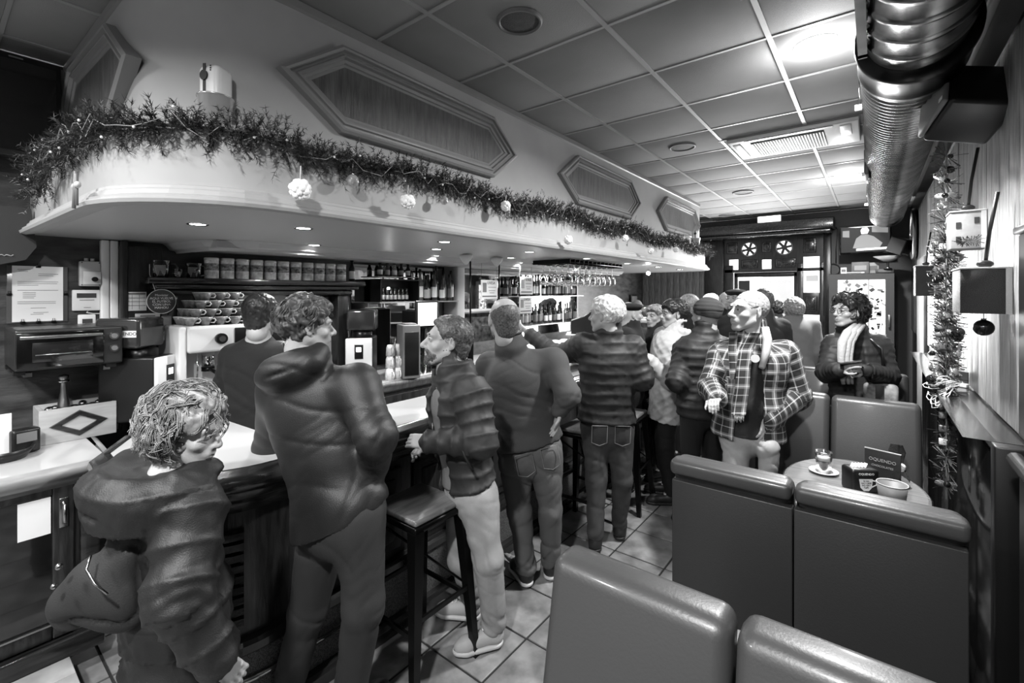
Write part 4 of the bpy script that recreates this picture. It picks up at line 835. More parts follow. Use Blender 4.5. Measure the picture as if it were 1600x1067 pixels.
# television
tv = thing('television', 'wall television showing a man in a pale shirt', 'television', (-.10, 8.42, 2.49), 0); Mx = Matrix.Rotation(.12, 4, 'X')
ob('bezel', MB().box((-.30, -.02, -.21), (.30, .03, .21), c=.008, M=Mx), blackg, tv)
def em_(n, g, e): return mat(n, g, .5, emit=0) if e == 0 else mat(n, 0.0, .4, emit=e)
scn = ob('screen', MB().box((-.28, -.023, -.18), (.28, -.021, .19), M=Mx), mat('tv_dark', .1, .3, emit=.03), tv)
def scr(name, poly, m): ob(name, MB().add([tuple(Mx @ Vector((x, -.025, z))) for x, z in poly], [tuple(range(len(poly)))]), m, scn)
tvb = mat('tv_bright', .9, .4, emit=.9); tvm = mat('tv_mid', .5, .4, emit=.22)
scr('picture_shirt', [(-.14, -.12), (.16, -.14), (.20, -.06), (.10, .04), (.03, .07), (-.04, .07), (-.10, .02)], tvm); scr('picture_face', [(-.04, .08), (.03, .08), (.05, .13), (.03, .17), (-.03, .17), (-.05, .13)], tvb)
scr('picture_window', [(.08, .10), (.26, .08), (.26, .18), (.08, .18)], tvm); scr('picture_window', [(-.26, .05), (-.18, .04), (-.18, .14), (-.26, .14)], tvm); scr('picture_caption', [(-.10, -.16), (.26, -.15), (.26, -.12), (-.10, -.13)], tvb); scr('picture_ceiling', [(-.1, .175), (.2, .185), (.05, .188), (-.2, .188)], tvb)
ob('wall_arm', MB().box((-.03, .03, -.03), (.03, .37, .03)), blackm, tv)
s2 = thing('small_speaker', 'small black speaker beside the television', 'speaker', (.27, 7.75, 2.32), -.6); ob('cabinet', MB().box((-.10, -.08, -.10), (.10, .08, .10), c=.01, M=Matrix.Rotation(.4, 4, 'Y')), black, s2); ob('front', MB().box((-.09, -.085, -.09), (.09, -.08, .09), M=Matrix.Rotation(.4, 4, 'Y')), dgrey, s2); ob('arm', MB().box((.08, -.02, .0), (.17, .02, .03)), blackm, s2)
# drinks fridge with stickers
fr = thing('drinks_fridge', 'tall lit fridge with sticker-covered glass door at the far end', 'fridge', (-.145, 8.1, 0))
ob('cabinet', MB().box((-.365, .04, 0), (.365, .65, 1.99), c=.01), dwood, fr); dr_ = ob('door', plate_holes(-.365, .365, .05, 1.98, [(-.26, .27, .65, 1.90)], -.0, .04), dgrey, fr)
ob('lit_glass', MB().box((-.26, .015, .65), (.27, .03, 1.90)), mat('fridge_glow', .9, .3, emit=1.1), dr_); ob('mullion', MB().box((.08, -.004, .65), (.10, .014, 1.9)), lgrey, dr_)
for k in range(130):
    x, z = R0.uniform(-.24, .25), R0.uniform(.7, 1.88); a, b = R0.uniform(.01, .038), R0.uniform(.008, .026); th = R0.uniform(-.7, .7); M3 = Matrix.Translation((x, .012, z)) @ Matrix.Rotation(th, 4, 'Y')
    ob('sticker', MB().box((-a, -.002, -b), (a, .001, b), M=M3), R0.choice([dgrey, mgrey, mgrey, lgrey, black]), dr_)
ob('arc_sticker', MB().tube([(.14+.10*math.sin(t_*.28), .008, 1.0+t_*.075) for t_ in range(11)], .012, 6), white, dr_)
ob('handle', MB().box((.30, -.05, 1.25), (.325, -.03, 1.42), c=.004).box((.30, -.03, 1.27), (.325, 0, 1.29)).box((.30, -.03, 1.38), (.325, 0, 1.40)), steelb, dr_); ob('price_list', MB().box((.05, -.006, .62), (.28, -.001, 1.15)), lgrey, dr_)
for (nm_, lb, ct, x, y_, sx, sy, h, m) in [('file_box', 'grey box file standing on top of the fridge', 'box', -.15, 8.35, .1, .05, .17, mgrey), ('small_clock', 'small white square clock on the fridge top', 'clock', -.34, 8.2, .035, .02, .09, white), ('flat_parcel', 'flat pale parcel lying on the fridge top', 'parcel', -.22, 8.17, .12, .03, .02, paper), ('dark_case', 'dark case lying at the right on the fridge top', 'case', .12, 8.3, .1, .08, .06, dgrey), ('folder_stack', 'light folder leaning beside the grey box file', 'folder', .0, 8.42, .06, .03, .16, lgrey)]:
    t = thing(nm_, lb, ct, (x, y_, 1.99)); ob('body', MB().box((-sx, -sy, 0), (sx, sy, h), c=.004), m, t); ob('face', MB().box((-sx*.7, -sy-.002, h*.3), (sx*.7, -sy, h*.7)), mgrey if m is not mgrey else lgrey, t)
bw = thing('bowl_lamp', 'pale glass bowl on a stem standing on the fridge', 'bowl', (.155, 8.2, 2.05)); ob('bowl', MB().lathe([(.012, .10), (.05, .11), (.16, .17), (.165, .17), (.05, .10), (0, .095)], 24), lgrey, bw); ob('stem', MB().lathe([(0, 0), (.05, 0), (.015, .02), (.012, .1), (0, .1)], 14), steelb, bw)
for (u_, v_, w_2) in ((776, 412, 'farther'), (728, 415, 'nearer')):
    p = P(u_, v_, x=-2.62); cn = thing('cone_spot', 'small white conical spot under the canopy above the hanging rods, %s' % w_2, 'lamp', (p[0], p[1], 2.035)); ob('cone', MB().lathe([(.02, 0), (.055, -.01), (.05, -.035), (.012, -.085), (0, -.088)], 16), white, cn); ob('collar', MB().lathe([(.03, 0), (.032, -.008), (.0, -.01)], 14), chrome, cn)
cb = thing('wall_cable', 'looped black cable hanging on the wall beside the door frame', 'cable', (-.50, YB-.03, 2.3)); ob('cord', MB().tube([(.0, 0, .5), (.06, 0, .4), (.04, 0, .1), (.04, 0, -.12)], .008, 6), black, cb); ob('coil', MB().tube([(.0+.09*math.cos(a*.3), 0, -.22+.09*math.sin(a*.3)) for a in range(22)], .008, 6), black, cb)
sc_ = thing('menu_screen', 'dark menu screen on the wall past the hanging glasses', 'screen', tuple(P(946, 438, x=-3.59)), 0); ob('frame', MB().box((0, -.17, -.10), (.03, .17, .10), c=.005), black, sc_); ob('picture', MB().box((.031, -.15, -.085), (.033, .15, .085)), mat('scr_dark', .14, .3), sc_); text('lettering', 'Montaditos', .05, lgrey, (.0345, 0, -.03), (PI/2, 0, PI/2), sc_)
pf = thing('framed_certificate', 'small framed certificate low on the wall behind the beret man', 'picture', tuple(P(990, 470, x=-3.59)), 0); ob('frame', MB().box((0, -.15, -.12), (.02, .15, .12), c=.005), black, pf); ob('print', MB().box((.021, -.12, -.09), (.022, .12, .09)), mgrey, pf)
# left upper corner: black television and dark pennant
tv2 = thing('black_television', 'black switched-off television high in the left corner', 'television', (-3.40, .28, 2.66)); ob('bezel', MB().box((-.03, -.45, -.26), (.03, .17, .25), c=.008), black, tv2); ob('screen', MB().box((.031, -.42, -.23), (.033, .15, .22)), blackg, tv2); ob('wall_arm', MB().box((-.22, -.05, -.05), (-.03, .05, .05)), blackm, tv2); ob('badge', MB().box((.034, -.02, .228), (.036, .03, .235)), mgrey, tv2)
pn = thing('dark_pennant', 'dark cloth pennant with pale scrawled band at the left edge', 'pennant', (-3.50, .25, 1.96)); ob('cloth', MB().prism([(-.4, .20), (.10, .20), (.12, -.0), (.08, -.07), (-.05, -.11), (-.4, -.11)], 0, .02, M=Matrix(((0, 0, 1, 0), (1, 0, 0, 0), (0, 1, 0, 0), (0, 0, 0, 1)))), mat('pennant_cloth', .16, .7), pn); ob('scrawled_band', MB().tube([(.022, -.1+k*.008, -.05+.004*math.sin(k*2.3)) for k in range(18)], .0025, 4), lgrey, pn)
# air fresheners in tin pots on the canopy
tinpot = mat('tin_pot', .85, .25, metal=.8)
def fresh(label, loc, rz):
    t = thing('air_freshener', label, 'air freshener', loc, rz); ob('pot', MB().lathe([(0, .004), (.048, .004), (.060, .115), (.064, .115), (.064, .119), (.058, .119), (.047, .0), (0, 0)], 26), tinpot, t)
    bd = ob('body', MB().box((-.045, -.040, .08), (.045, .045, .215), c=.022), white, t); ob('stripe', MB().box((-.018, -.0415, .10), (-.006, -.039, .216)), black, bd); ob('button', MB().tube([(-.012, -.046, .178), (-.012, -.038, .178)], .016, 16), black, bd)
    for k in range(3): ob('led', MB().box((.012, -.0415, .205-k*.007), (.017, -.0395, .209-k*.007)), black, bd)
fresh('white air freshener in a tin pot on the near end of the canopy', (-2.01, .70, 2.332), .5); scene.objects['air_freshener'].scale = (1, 1, 1.2)
fresh('white air freshener in a tin pot at the far end of the canopy', (-1.89, 6.42, 2.332), .5)
# =================== GARLAND ===================
gpath = [(-3.02, .33, 2.16), (-2.98, .33, 2.22), (-2.85, .34, 2.27), (-2.6, .36, 2.30), (-2.3, .38, 2.31)]+[(x, y, 2.30) for x, y in arc(-2.27, .87, .49, -80, -4, 8)]
y = .95
while y < 6.6: gpath.append((-1.785, y, 2.285+.018*math.sin(y*5))); y += .2
gpath += [(-1.77, 6.7, 2.26)]
gp_ = np.array(gpath); seg = np.linalg.norm(np.diff(gp_, axis=0), axis=1); cum = np.concatenate([[0], np.cumsum(seg)]); L_ = cum[-1]
def gat(s): return np.array([np.interp(s, cum, gp_[:, k]) for k in range(3)])
rng = np.random.RandomState(5); V, F = [], []; off = 0; NS = int(L_*430)
needles_v = []; 
for i in range(NS):
    s = L_*(i+rng.rand())/NS; c0 = gat(s); tg_ = gat(min(s+.02, L_))-gat(max(s-.02, 0)); tg_ /= np.linalg.norm(tg_)+1e-9
    a = rng.uniform(0, 2*PI); out = np.cross(tg_, [0, 0, 1]); out /= np.linalg.norm(out)
    if out @ np.array([.3, -1, 0]) < 0 and s < 1.5: out = -out
    if s > 1.5 and out[0] < 0: out = -out
    d = out*math.cos(a)+ZV*math.sin(a)+tg_*rng.uniform(-.7, .7)
    if out @ d < -.35: d = d-2*out*(out @ d)*.8
    d /= np.linalg.norm(d); ln_ = rng.uniform(.045, .105)
    if rng.rand() < .05: ln_ *= 1.5
    if s < .35: ln_ *= 1.2
    n = 22; t = rng.rand(n)*.85+.15; base = c0+np.outer(t*ln_, d); rd_ = rng.normal(size=(n, 3)); rd_ /= np.linalg.norm(rd_, axis=1)[:, None]
    nd = rd_+d*.9; nd /= np.linalg.norm(nd, axis=1)[:, None]; l = rng.uniform(.015, .028, n)[:, None]; side = np.cross(nd, rng.normal(size=3)); side /= np.linalg.norm(side, axis=1)[:, None]+1e-9
    needles_v.append(np.stack([base-side*.0017, base+side*.0017, base+nd*l+side*.0008], 1).reshape(-1, 3))
    needles_v.append(np.array([c0, c0+[0, .002, .002], c0+d*ln_]))
NV = np.concatenate(needles_v); me = bpy.data.meshes.new('pine_needles'); me.from_pydata(NV.tolist(), [], np.arange(len(NV)).reshape(-1, 3).tolist()); me.materials.append(mat('pine', .17, .45, var=.08, vscale=14)); me.update()
gl_ = thing('pine_garland', 'artificial pine garland draped along the whole canopy edge', 'garland', (0, 0, 0)); nn = link('pine_needles', me, gl_); nn['kind'] = 'stuff'
ob('core_wire', MB().tube([tuple(gat(s)) for s in np.linspace(0, L_, 90)], .006, 5), mat('pine', .17, .45), gl_)
wr_ = MB()
for s0 in np.arange(.1, L_-.4, .27):
    pts = []
    for k in range(7):
        s = s0+k*.05; q = gat(s)+np.array([.05 if s > 1.7 else .02, -.05 if s < 1.7 else 0, rng.uniform(-.05, .05)]); pts.append(q)
    wr_.tube(pts, .0016, 4, cap=False)
ob('light_wire', wr_, mat('wire', .6, .3), gl_)
bulbs = MB()
for s0 in np.arange(.05, L_, .12): q = gat(s0)+np.array([.06 if s0 > 1.7 else .03, -.06 if s0 < 1.7 else 0, rng.uniform(-.06, .05)]); bulbs.sph(q, .005, n=6, m=4)
bo = ob('light_bulbs', bulbs, mat('tiny_bulb', .9, .2), gl_); bo['kind'] = 'stuff'
def pompon(u, v, label, r=.042, x=-1.69):
    p = P(u, v, x=x); t = thing('white_pompon', label, 'decoration', tuple(p), 0, 'white pompons on the garland'); m = MB(); rr = random.Random(int(u))
    for k in range(26):
        a = k*2.4; b = math.asin(-1+2*(k+.5)/26); m.sph((r*.6*math.cos(a)*math.cos(b), r*.6*math.sin(a)*math.cos(b), r*.6*math.sin(b)), r*.34*rr.uniform(.8, 1.2), n=6, m=4)
    ob('petals', m, mat('pompon', .95, .8, emit=0), t); ob('loop', MB().tube([(0, 0, r*.7), (.005, 0, r*1.9)], .002, 4), white, t)
for (u, v, lb, r) in [(469, 296, 'nearest', .046), (637, 315, 'second', .040), (790, 322, 'third, half hidden', .034), (888, 375, 'fourth', .036), (977, 372, 'fifth', .034), (1017, 392, 'sixth', .034), (1056, 390, 'seventh', .034)]: pompon(u, v, 'white flower pompon hanging in the garland, %s along the canopy' % lb, r)
bauble('clear shiny bauble hanging just right of the nearest pompon', P(551, 282, x=-1.73), .026, mat('bauble_clear', .75, .05, metal=.6)); bauble('small clear bauble right of the second pompon', P(694, 313, x=-1.73), .022, mat('bauble_clear', .75, .05, metal=.6))
q = P(119, 290, y=.33); bwt = thing('twig_bow', 'small pale bow with dark tassels at the garland near end', 'decoration', tuple(q)); ob('bow', MB().sph((-.02, 0, 0), .02, sc=(1.3, .5, .6)).sph((.02, 0, 0), .02, sc=(1.3, .5, .6)), offw, bwt); ob('tassel', MB().tube([(0, 0, .05), (-.005, -.005, -.08)], .006, 5).tube([(.01, 0, .04), (.012, 0, -.07)], .005, 5), mgrey, bwt)
# =================== PEOPLE: signed-distance modelling turned into meshes ===================
import openvdb
def unit(v): v = np.array(v, float); return v/(np.linalg.norm(v)+1e-9)
def frame(fwd, up=(0, 0, 1)):       # columns right, forward, up
    u = unit(up); f = np.array(fwd, float); f = unit(f-u*(f @ u)); r = np.cross(f, u); return np.stack([r, f, u], 1)
_perm = np.random.RandomState(11).rand(64, 64, 64).astype(np.float32)
def vnoise(p, s=1.):
    q = np.asarray(p, np.float32)*s; i = np.floor(q).astype(int); f = q-i; f = f*f*(3-2*f); i &= 63; j = (i+1) & 63
    g = lambda a, b, c: _perm[a, b, c]
    x0, y0, z0 = i[..., 0], i[..., 1], i[..., 2]; x1, y1, z1 = j[..., 0], j[..., 1], j[..., 2]; fx, fy, fz = f[..., 0], f[..., 1], f[..., 2]
    a = g(x0, y0, z0)*(1-fx)+g(x1, y0, z0)*fx; b = g(x0, y1, z0)*(1-fx)+g(x1, y1, z0)*fx
    c = g(x0, y0, z1)*(1-fx)+g(x1, y0, z1)*fx; d = g(x0, y1, z1)*(1-fx)+g(x1, y1, z1)*fx
    return ((a*(1-fy)+b*fy)*(1-fz)+(c*(1-fy)+d*fy)*fz)*2-1
class SD:
    def __init__(s, lo, hi, h):
        s.lo = np.array(lo, float); s.h = h; s.n = np.ceil((np.array(hi)-s.lo)/h).astype(int)+1; s.d = np.full(s.n, .2, np.float32)
    def sl(s, a, b):
        i0 = np.clip(((a-s.lo)/s.h).astype(int), 0, s.n); i1 = np.clip(((b-s.lo)/s.h).astype(int)+2, 0, s.n)
        if (i1-i0).min() <= 0: return None, None
        ax = [s.lo[k]+s.h*np.arange(i0[k], i1[k]) for k in range(3)]
        return tuple(slice(i0[k], i1[k]) for k in range(3)), np.stack(np.meshgrid(*ax, indexing='ij'), -1).astype(np.float32)
    def put(s, k, q, nd):
        o = s.d[k]
        if q > 0: h = np.maximum(q-np.abs(o-nd), 0)/q; s.d[k] = np.minimum(o, nd)-h*h*q*.25
        elif q == 0: s.d[k] = np.minimum(o, nd)
        else: q = -q; h = np.maximum(q-np.abs(o+nd), 0)/q; s.d[k] = np.maximum(o, -nd)+h*h*q*.25     # smooth subtraction
    def ell(s, c, r, R=None, q=.02):
        c = np.array(c, float); r = np.array(r, float); m = r.max()+abs(q)+.03; k, p = s.sl(c-m, c+m)
        if k is None: return s
        p = p-c.astype(np.float32)
        if R is not None: p = p @ np.asarray(R, np.float32)
        a = np.linalg.norm(p/r, axis=-1); b = np.linalg.norm(p/(r*r), axis=-1)+1e-6
        s.put(k, q, a*(a-1)/b); return s
    def cap(s, a, b, ra, rb, q=.02, sq=None, w=1.):     # tapered capsule; sq = direction squashed by w (<1 thinner)
        a = np.array(a, float); b = np.array(b, float); m = max(ra, rb)*1.05+abs(q)+.03; k, p = s.sl(np.minimum(a, b)-m, np.maximum(a, b)+m)
        if k is None: return s
        ab = b-a; L = ab @ ab+1e-9; t = np.clip(((p-a) @ ab)/L, 0, 1); r = ra+(rb-ra)*t; v = p-(a+t[..., None]*ab)
        if sq is not None:
            e = unit(sq); v = v+((v @ e)*(1/w-1))[..., None]*e
        s.put(k, q, (np.linalg.norm(v, axis=-1)-r).astype(np.float32)); return s
    def box(s, c, hs, R, rd=.01, q=.01):
        c = np.array(c, float); m = float(np.linalg.norm(hs))+abs(q)+.03; k, p = s.sl(c-m, c+m)
        if k is None: return s
        v = np.abs((p-c.astype(np.float32)) @ np.asarray(R, np.float32))-(np.array(hs)-rd)
        s.put(k, q, np.linalg.norm(np.maximum(v, 0), axis=-1)+np.minimum(v.max(-1), 0)-rd); return s
    def cut(s, pt, n):          # remove the side the normal points to
        ax = [s.lo[k]+s.h*np.arange(s.n[k]) for k in range(3)]; n = unit(n)
        d = ((ax[0][:, None, None]-pt[0])*n[0]+(ax[1][None, :, None]-pt[1])*n[1]+(ax[2][None, None, :]-pt[2])*n[2]).astype(np.float32)
        s.d = np.maximum(s.d, d); return s
    def mesh(s, smooth=1):
        g = openvdb.FloatGrid(.2); d = np.clip(s.d, -.2, .2); d[0] = d[-1] = .2; d[:, 0] = d[:, -1] = .2; d[:, :, 0] = d[:, :, -1] = .2
        g.copyFromArray(d.astype(np.float32)); v, qd = g.convertToQuads(isovalue=0.0)
        return np.asarray(v, float)*s.h+s.lo, np.asarray(qd, int)[:, ::-1]
def vnormals(v, f):
    n = np.cross(v[f[:, 2]]-v[f[:, 0]], v[f[:, 3]]-v[f[:, 1]]); o = np.zeros_like(v)
    for k in range(4): np.add.at(o, f[:, k], n)
    return o/(np.linalg.norm(o, axis=1)[:, None]+1e-12)
def qmesh(name, v, f, m, org, attr=None):
    # flip if needed so that faces look outward
    me = bpy.data.meshes.new(name); me.vertices.add(len(v)); me.vertices.foreach_set('co', (v-org).astype(np.float32).ravel())
    me.loops.add(f.size); me.loops.foreach_set('vertex_index', f.ravel().astype(np.int32)); me.polygons.add(len(f)); me.polygons.foreach_set('loop_start', np.arange(0, f.size, 4, dtype=np.int32))
    for x in (m if isinstance(m, (list, tuple)) else [m]): me.materials.append(x)
    me.polygons.foreach_set('use_smooth', [True]*len(f)); me.update(calc_edges=True)
    if attr is not None:
        a = me.attributes.new('fab', 'FLOAT_VECTOR', 'POINT'); a.data.foreach_set('vector', attr.astype(np.float32).ravel())
    return me
def seg_info(v, bones):     # nearest bone index, coordinate along it
    best = np.full(len(v), 1e9); idx = np.zeros(len(v), int); s = np.zeros(len(v))
    for i, (a, b, r) in enumerate(bones):
        ab = b-a; L = np.linalg.norm(ab); t = np.clip(((v-a) @ ab)/(L*L), 0, 1); d = np.linalg.norm(v-(a+t[:, None]*ab), axis=1)-r
        m = d < best; best[m] = d[m]; idx[m] = i; s[m] = (((v-a) @ ab)/L)[m]
    return idx, s
# fabrics
skin = mat('skin', .60, .48, bump=.08, bscale=120, var=.02, vscale=12)
skind = mat('skin_shade', .50, .5, bump=.08, bscale=120, var=.02, vscale=12)
lipm = mat('lips', .42, .45); browm = mat('brows', .22, .8); eyew = mat('eye_white', .78, .2); iris = mat('iris', .08, .1)
def cloth(n, g, r=.8, **k): return mat(n, g, r, bump=k.pop('bump', .15), bscale=k.pop('bscale', 300), **k)
def plaid(name):
    m = bpy.data.materials.new(name); m.use_nodes = True; nt = m.node_tree; L = nt.links; b = nt.nodes['Principled BSDF']; b.inputs['Roughness'].default_value = .85
    at = nt.nodes.new('ShaderNodeAttribute'); at.attribute_name = 'fab'; sx = nt.nodes.new('ShaderNodeSeparateXYZ'); L.new(at.outputs['Vector'], sx.inputs[0])
    def M(op, a, b_=None, c=None):
        n = nt.nodes.new('ShaderNodeMath'); n.operation = op
        for i, x in enumerate((a, b_, c)):
            if x is None: continue
            if isinstance(x, (int, float)): n.inputs[i].default_value = x
            else: L.new(x, n.inputs[i])
        return n.outputs[0]
    def bands(src):
        f = M('FRACT', M('MULTIPLY', src, 1/.105)); wide = M('LESS_THAN', M('ABSOLUTE', M('SUBTRACT', f, .25)), .13); thin = M('LESS_THAN', M('ABSOLUTE', M('SUBTRACT', f, .25)), .03); th2 = M('LESS_THAN', M('ABSOLUTE', M('SUBTRACT', f, .75)), .025)
        return M('ADD', M('ADD', M('MULTIPLY', wide, .09), M('MULTIPLY', thin, .20)), M('MULTIPLY', th2, .22))
    v = M('ADD', M('ADD', bands(sx.outputs[0]), bands(sx.outputs[1])), .016); cb = nt.nodes.new('ShaderNodeCombineColor')
    for k in range(3): L.new(v, cb.inputs[k])
    L.new(cb.outputs[0], b.inputs['Base Color']); return m
# ---- heads ----
HB = {}
def head_mesh(kind, hairline=None):
    """head template in its own frame: x right, y face forward, z up, origin between the ears; about .235 m tall"""
    if kind in HB: return HB[kind]
    fem = 'f' in kind; old = 'o' in kind; s = SD((-.115, -.135, -.17), (.115, .14, .14), .0036)
    s.ell((0, -.018, .035), (.074, .094, .082), q=.0); s.ell((0, .030, .0), (.060, .066, .078), q=.03)                     # cranium, face block
    s.ell((0, .048, -.055), (.047 if not fem else .042, .044, .045), q=.035)                                    # jaw
    s.ell((0, .078, -.093), (.020, .016, .016), q=.022)                                                          # chin
    s.cap((-.052, .005, -.045), (-.022, .072, -.092), .018, .013, q=.02); s.cap((.052, .005, -.045), (.022, .072, -.092), .018, .013, q=.02)
    s.cap((-.045, .074, .034), (.045, .074, .034), .013, .013, q=.02)                                           # brow ridge
    for a in (-1, 1):
        s.ell((a*.046, .062, -.018), (.020, .018, .017), q=.02)                                                   # cheek bone
        s.ell((a*.032, .106, .012), (.021, .018, .014), q=-.014)                                                  # eye socket
        s.ell((a*.032, .0815, .012), (.0145, .0125, .0115), q=.003)                                              # lid ball
        s.cap((a*.018, .0925, .018), (a*.046, .084, .016), .0035, .003, q=.004)                                    # upper lid
        s.cap((a*.022, .098, .033), (a*.052, .083, .036), .005, .004, q=.008)                                      # brow
        E = frame((a*.9, .25, 0)); s.ell((a*.078, -.008, .004), (.017, .0075, .031), R=frame((a, -.35, 0)), q=.006)      # ear
        s.ell((a*.088, -.004, .010), (.009, .006, .018), R=frame((a, -.35, 0)), q=-.004); s.ell((a*.076, -.002, -.022), (.008, .006, .010), q=.006)
    nl = .122 if not fem else .114
    s.cap((0, .088, .022), (0, nl-.004, -.018), .008, .0125, q=.012); s.ell((0, nl-.006, -.022), (.013, .012, .0105), q=.008)                      # nose
    for a in (-1, 1): s.ell((a*.0135, nl-.020, -.026), (.0085, .011, .0085), q=.006); s.ell((a*.007, nl-.010, -.034), (.004, .006, .004), q=-.004)
    s.ell((0, .090, -.052), (.026, .014, .020), q=.016)                                                           # mouth mound
    s.cap((-.021, .094, -.0515), (.021, .094, -.0515), .0035, .0035, q=.005); s.cap((0, .099, -.0515), (0, .0995, -.0515), .006, .006, q=.008)
    s.cap((-.017, .094, -.0620), (.017, .094, -.0620), .004, .004, q=.005); s.cap((0, .0975, -.063), (0, .0975, -.063), .0065, .0065, q=.008)
    s.cap((-.026, .102, -.0570), (.026, .102, -.0570), .0022, .0022, q=-.003)                                      # lip line
    if old:
        for a in (-1, 1): s.cap((a*.020, .108, -.026), (a*.034, .094, -.058), .003, .002, q=-.006); s.cap((a*.022, .1, -.004), (a*.040, .092, -.006), .0025, .002, q=-.005)
    s.cap((0, -.022, -.03), (0, -.030, -.095), .056 if not fem else .047, .054 if not fem else .045, q=.03)                                # neck
    v, f = s.mesh(); HB[kind] = (v, f); return v, f
def hair_mesh(kind, seed=0, h=.0055):
    """hair shells in the head frame"""
    s = SD((-.15, -.17, -.17), (.15, .16, .19), h)
    def cran(ex, q=0.): s.ell((0, -.018, .037), (.074+ex, .094+ex, .083+ex), q=q)
    if kind == 'short': cran(.011); s.ell((0, .018, .062), (.066, .074, .062), q=.02); s.cut((0, .058, .062), (0, .82, -.40)); s.ell((0, -.060, -.03), (.060, .045, .06), q=.03); s.cut((0, .0, -.070), (0, .22, -1)); s.cut((0, .058, .062), (0, .82, -.40)); amp = .0035; fr = 70
    elif kind == 'crop': cran(.006); s.cut((0, .062, .055), (0, .85, -.45)); s.cut((0, .0, -.05), (0, .35, -1)); amp = .002; fr = 160
    elif kind == 'wavy': cran(.022); s.ell((0, .018, .078), (.074, .085, .066), q=.03); s.cut((0, .066, .050), (0, .75, -.50)); s.cut((0, -.03, -.065), (0, .45, -1)); amp = .013; fr = 48
    elif kind == 'curly': cran(.028); s.ell((0, .008, .070), (.088, .094, .080), q=.03); s.ell((0, -.072, -.02), (.082, .052, .085), q=.04); s.cut((0, .062, .030), (0, .85, -.36)); amp = .012; fr = 42
    elif kind == 'fringe': cran(.016); s.ell((-.01, .040, .068), (.074, .068, .056), q=.03); s.cut((0, .074, .030), (-.25, .78, -.62)); s.cut((0, -.02, -.07), (0, .3, -1)); amp = .004; fr = 60
    elif kind == 'balding': cran(.0055); s.cut((0, -.055, .065), (0, .52, .85)); s.cut((0, .035, .0), (0, 1, -.05)); s.ell((0, -.058, -.03), (.060, .045, .07), q=.03); s.cut((0, -.03, -.092), (0, .2, -1)); s.cut((0, -.055, .065), (0, .52, .85)); amp = .002; fr = 160
    elif kind == 'white': cran(.018); s.ell((0, .015, .072), (.070, .082, .064), q=.03); s.cut((0, .068, .055), (0, .75, -.5)); s.cut((0, -.03, -.075), (0, .45, -1)); amp = .007; fr = 55
    elif kind == 'beard': s.ell((0, .050, -.060), (.0525, .055, .050)); s.ell((0, .082, -.095), (.028, .024, .023), q=.02); s.cap((-.026, .098, -.042), (.026, .098, -.042), .008, .008, q=.004); s.cut((0, .05, -.035), (0, -.55, 1)); s.ell((0, .108, -.0570), (.019, .02, .009), q=-.004); amp = .002; fr = 200
    elif kind == 'beanie': cran(.016); s.ell((0, -.022, .062), (.086, .104, .075), q=.02); s.cap((-.06, -.0, .02), (.06, -.0, .02), .03, .03, q=.02); s.cut((0, .0, .008), (0, .22, -1)); amp = .002; fr = 20
    elif kind == 'beret': s.ell((0, -.012, .078), (.112, .125, .034)); s.ell((0, -.005, .055), (.082, .100, .03), q=.02); amp = .002; fr = 20
    elif kind == 'cap': cran(.012); s.cut((0, 0, .04), (0, 0, -1)); s.ell((0, .10, .045), (.06, .06, .008), q=.01); amp = .001; fr = 20
    if kind in ('short', 'crop', 'wavy', 'curly', 'fringe', 'white', 'balding'):     # clear the ears and face
        for a in (-1, 1): s.ell((a*.088, .010 if kind != 'curly' else .03, -.006), (.030, .034, .040), q=-.008)
        if kind == 'curly': s.ell((0, .110, -.03), (.10, .080, .095), q=-.012)
        elif kind not in ('balding',): s.ell((0, .11, -.035), (.072, .060, .095), q=-.012)
    v, f = s.mesh(); n = vnormals(v, f); o = seed*7.3
    d = vnoise(v+o, fr)*amp+vnoise(v*np.array([1, .5, .5])+o, fr*2.2)*amp*.6
    if kind == 'beanie': d += .0012*np.sin(v[:, 2]*230+3*np.sin(v[:, 0]*18))*(v[:, 2] > .03)+.004*(v[:, 2] < .045)
    return v+n*d[:, None], f
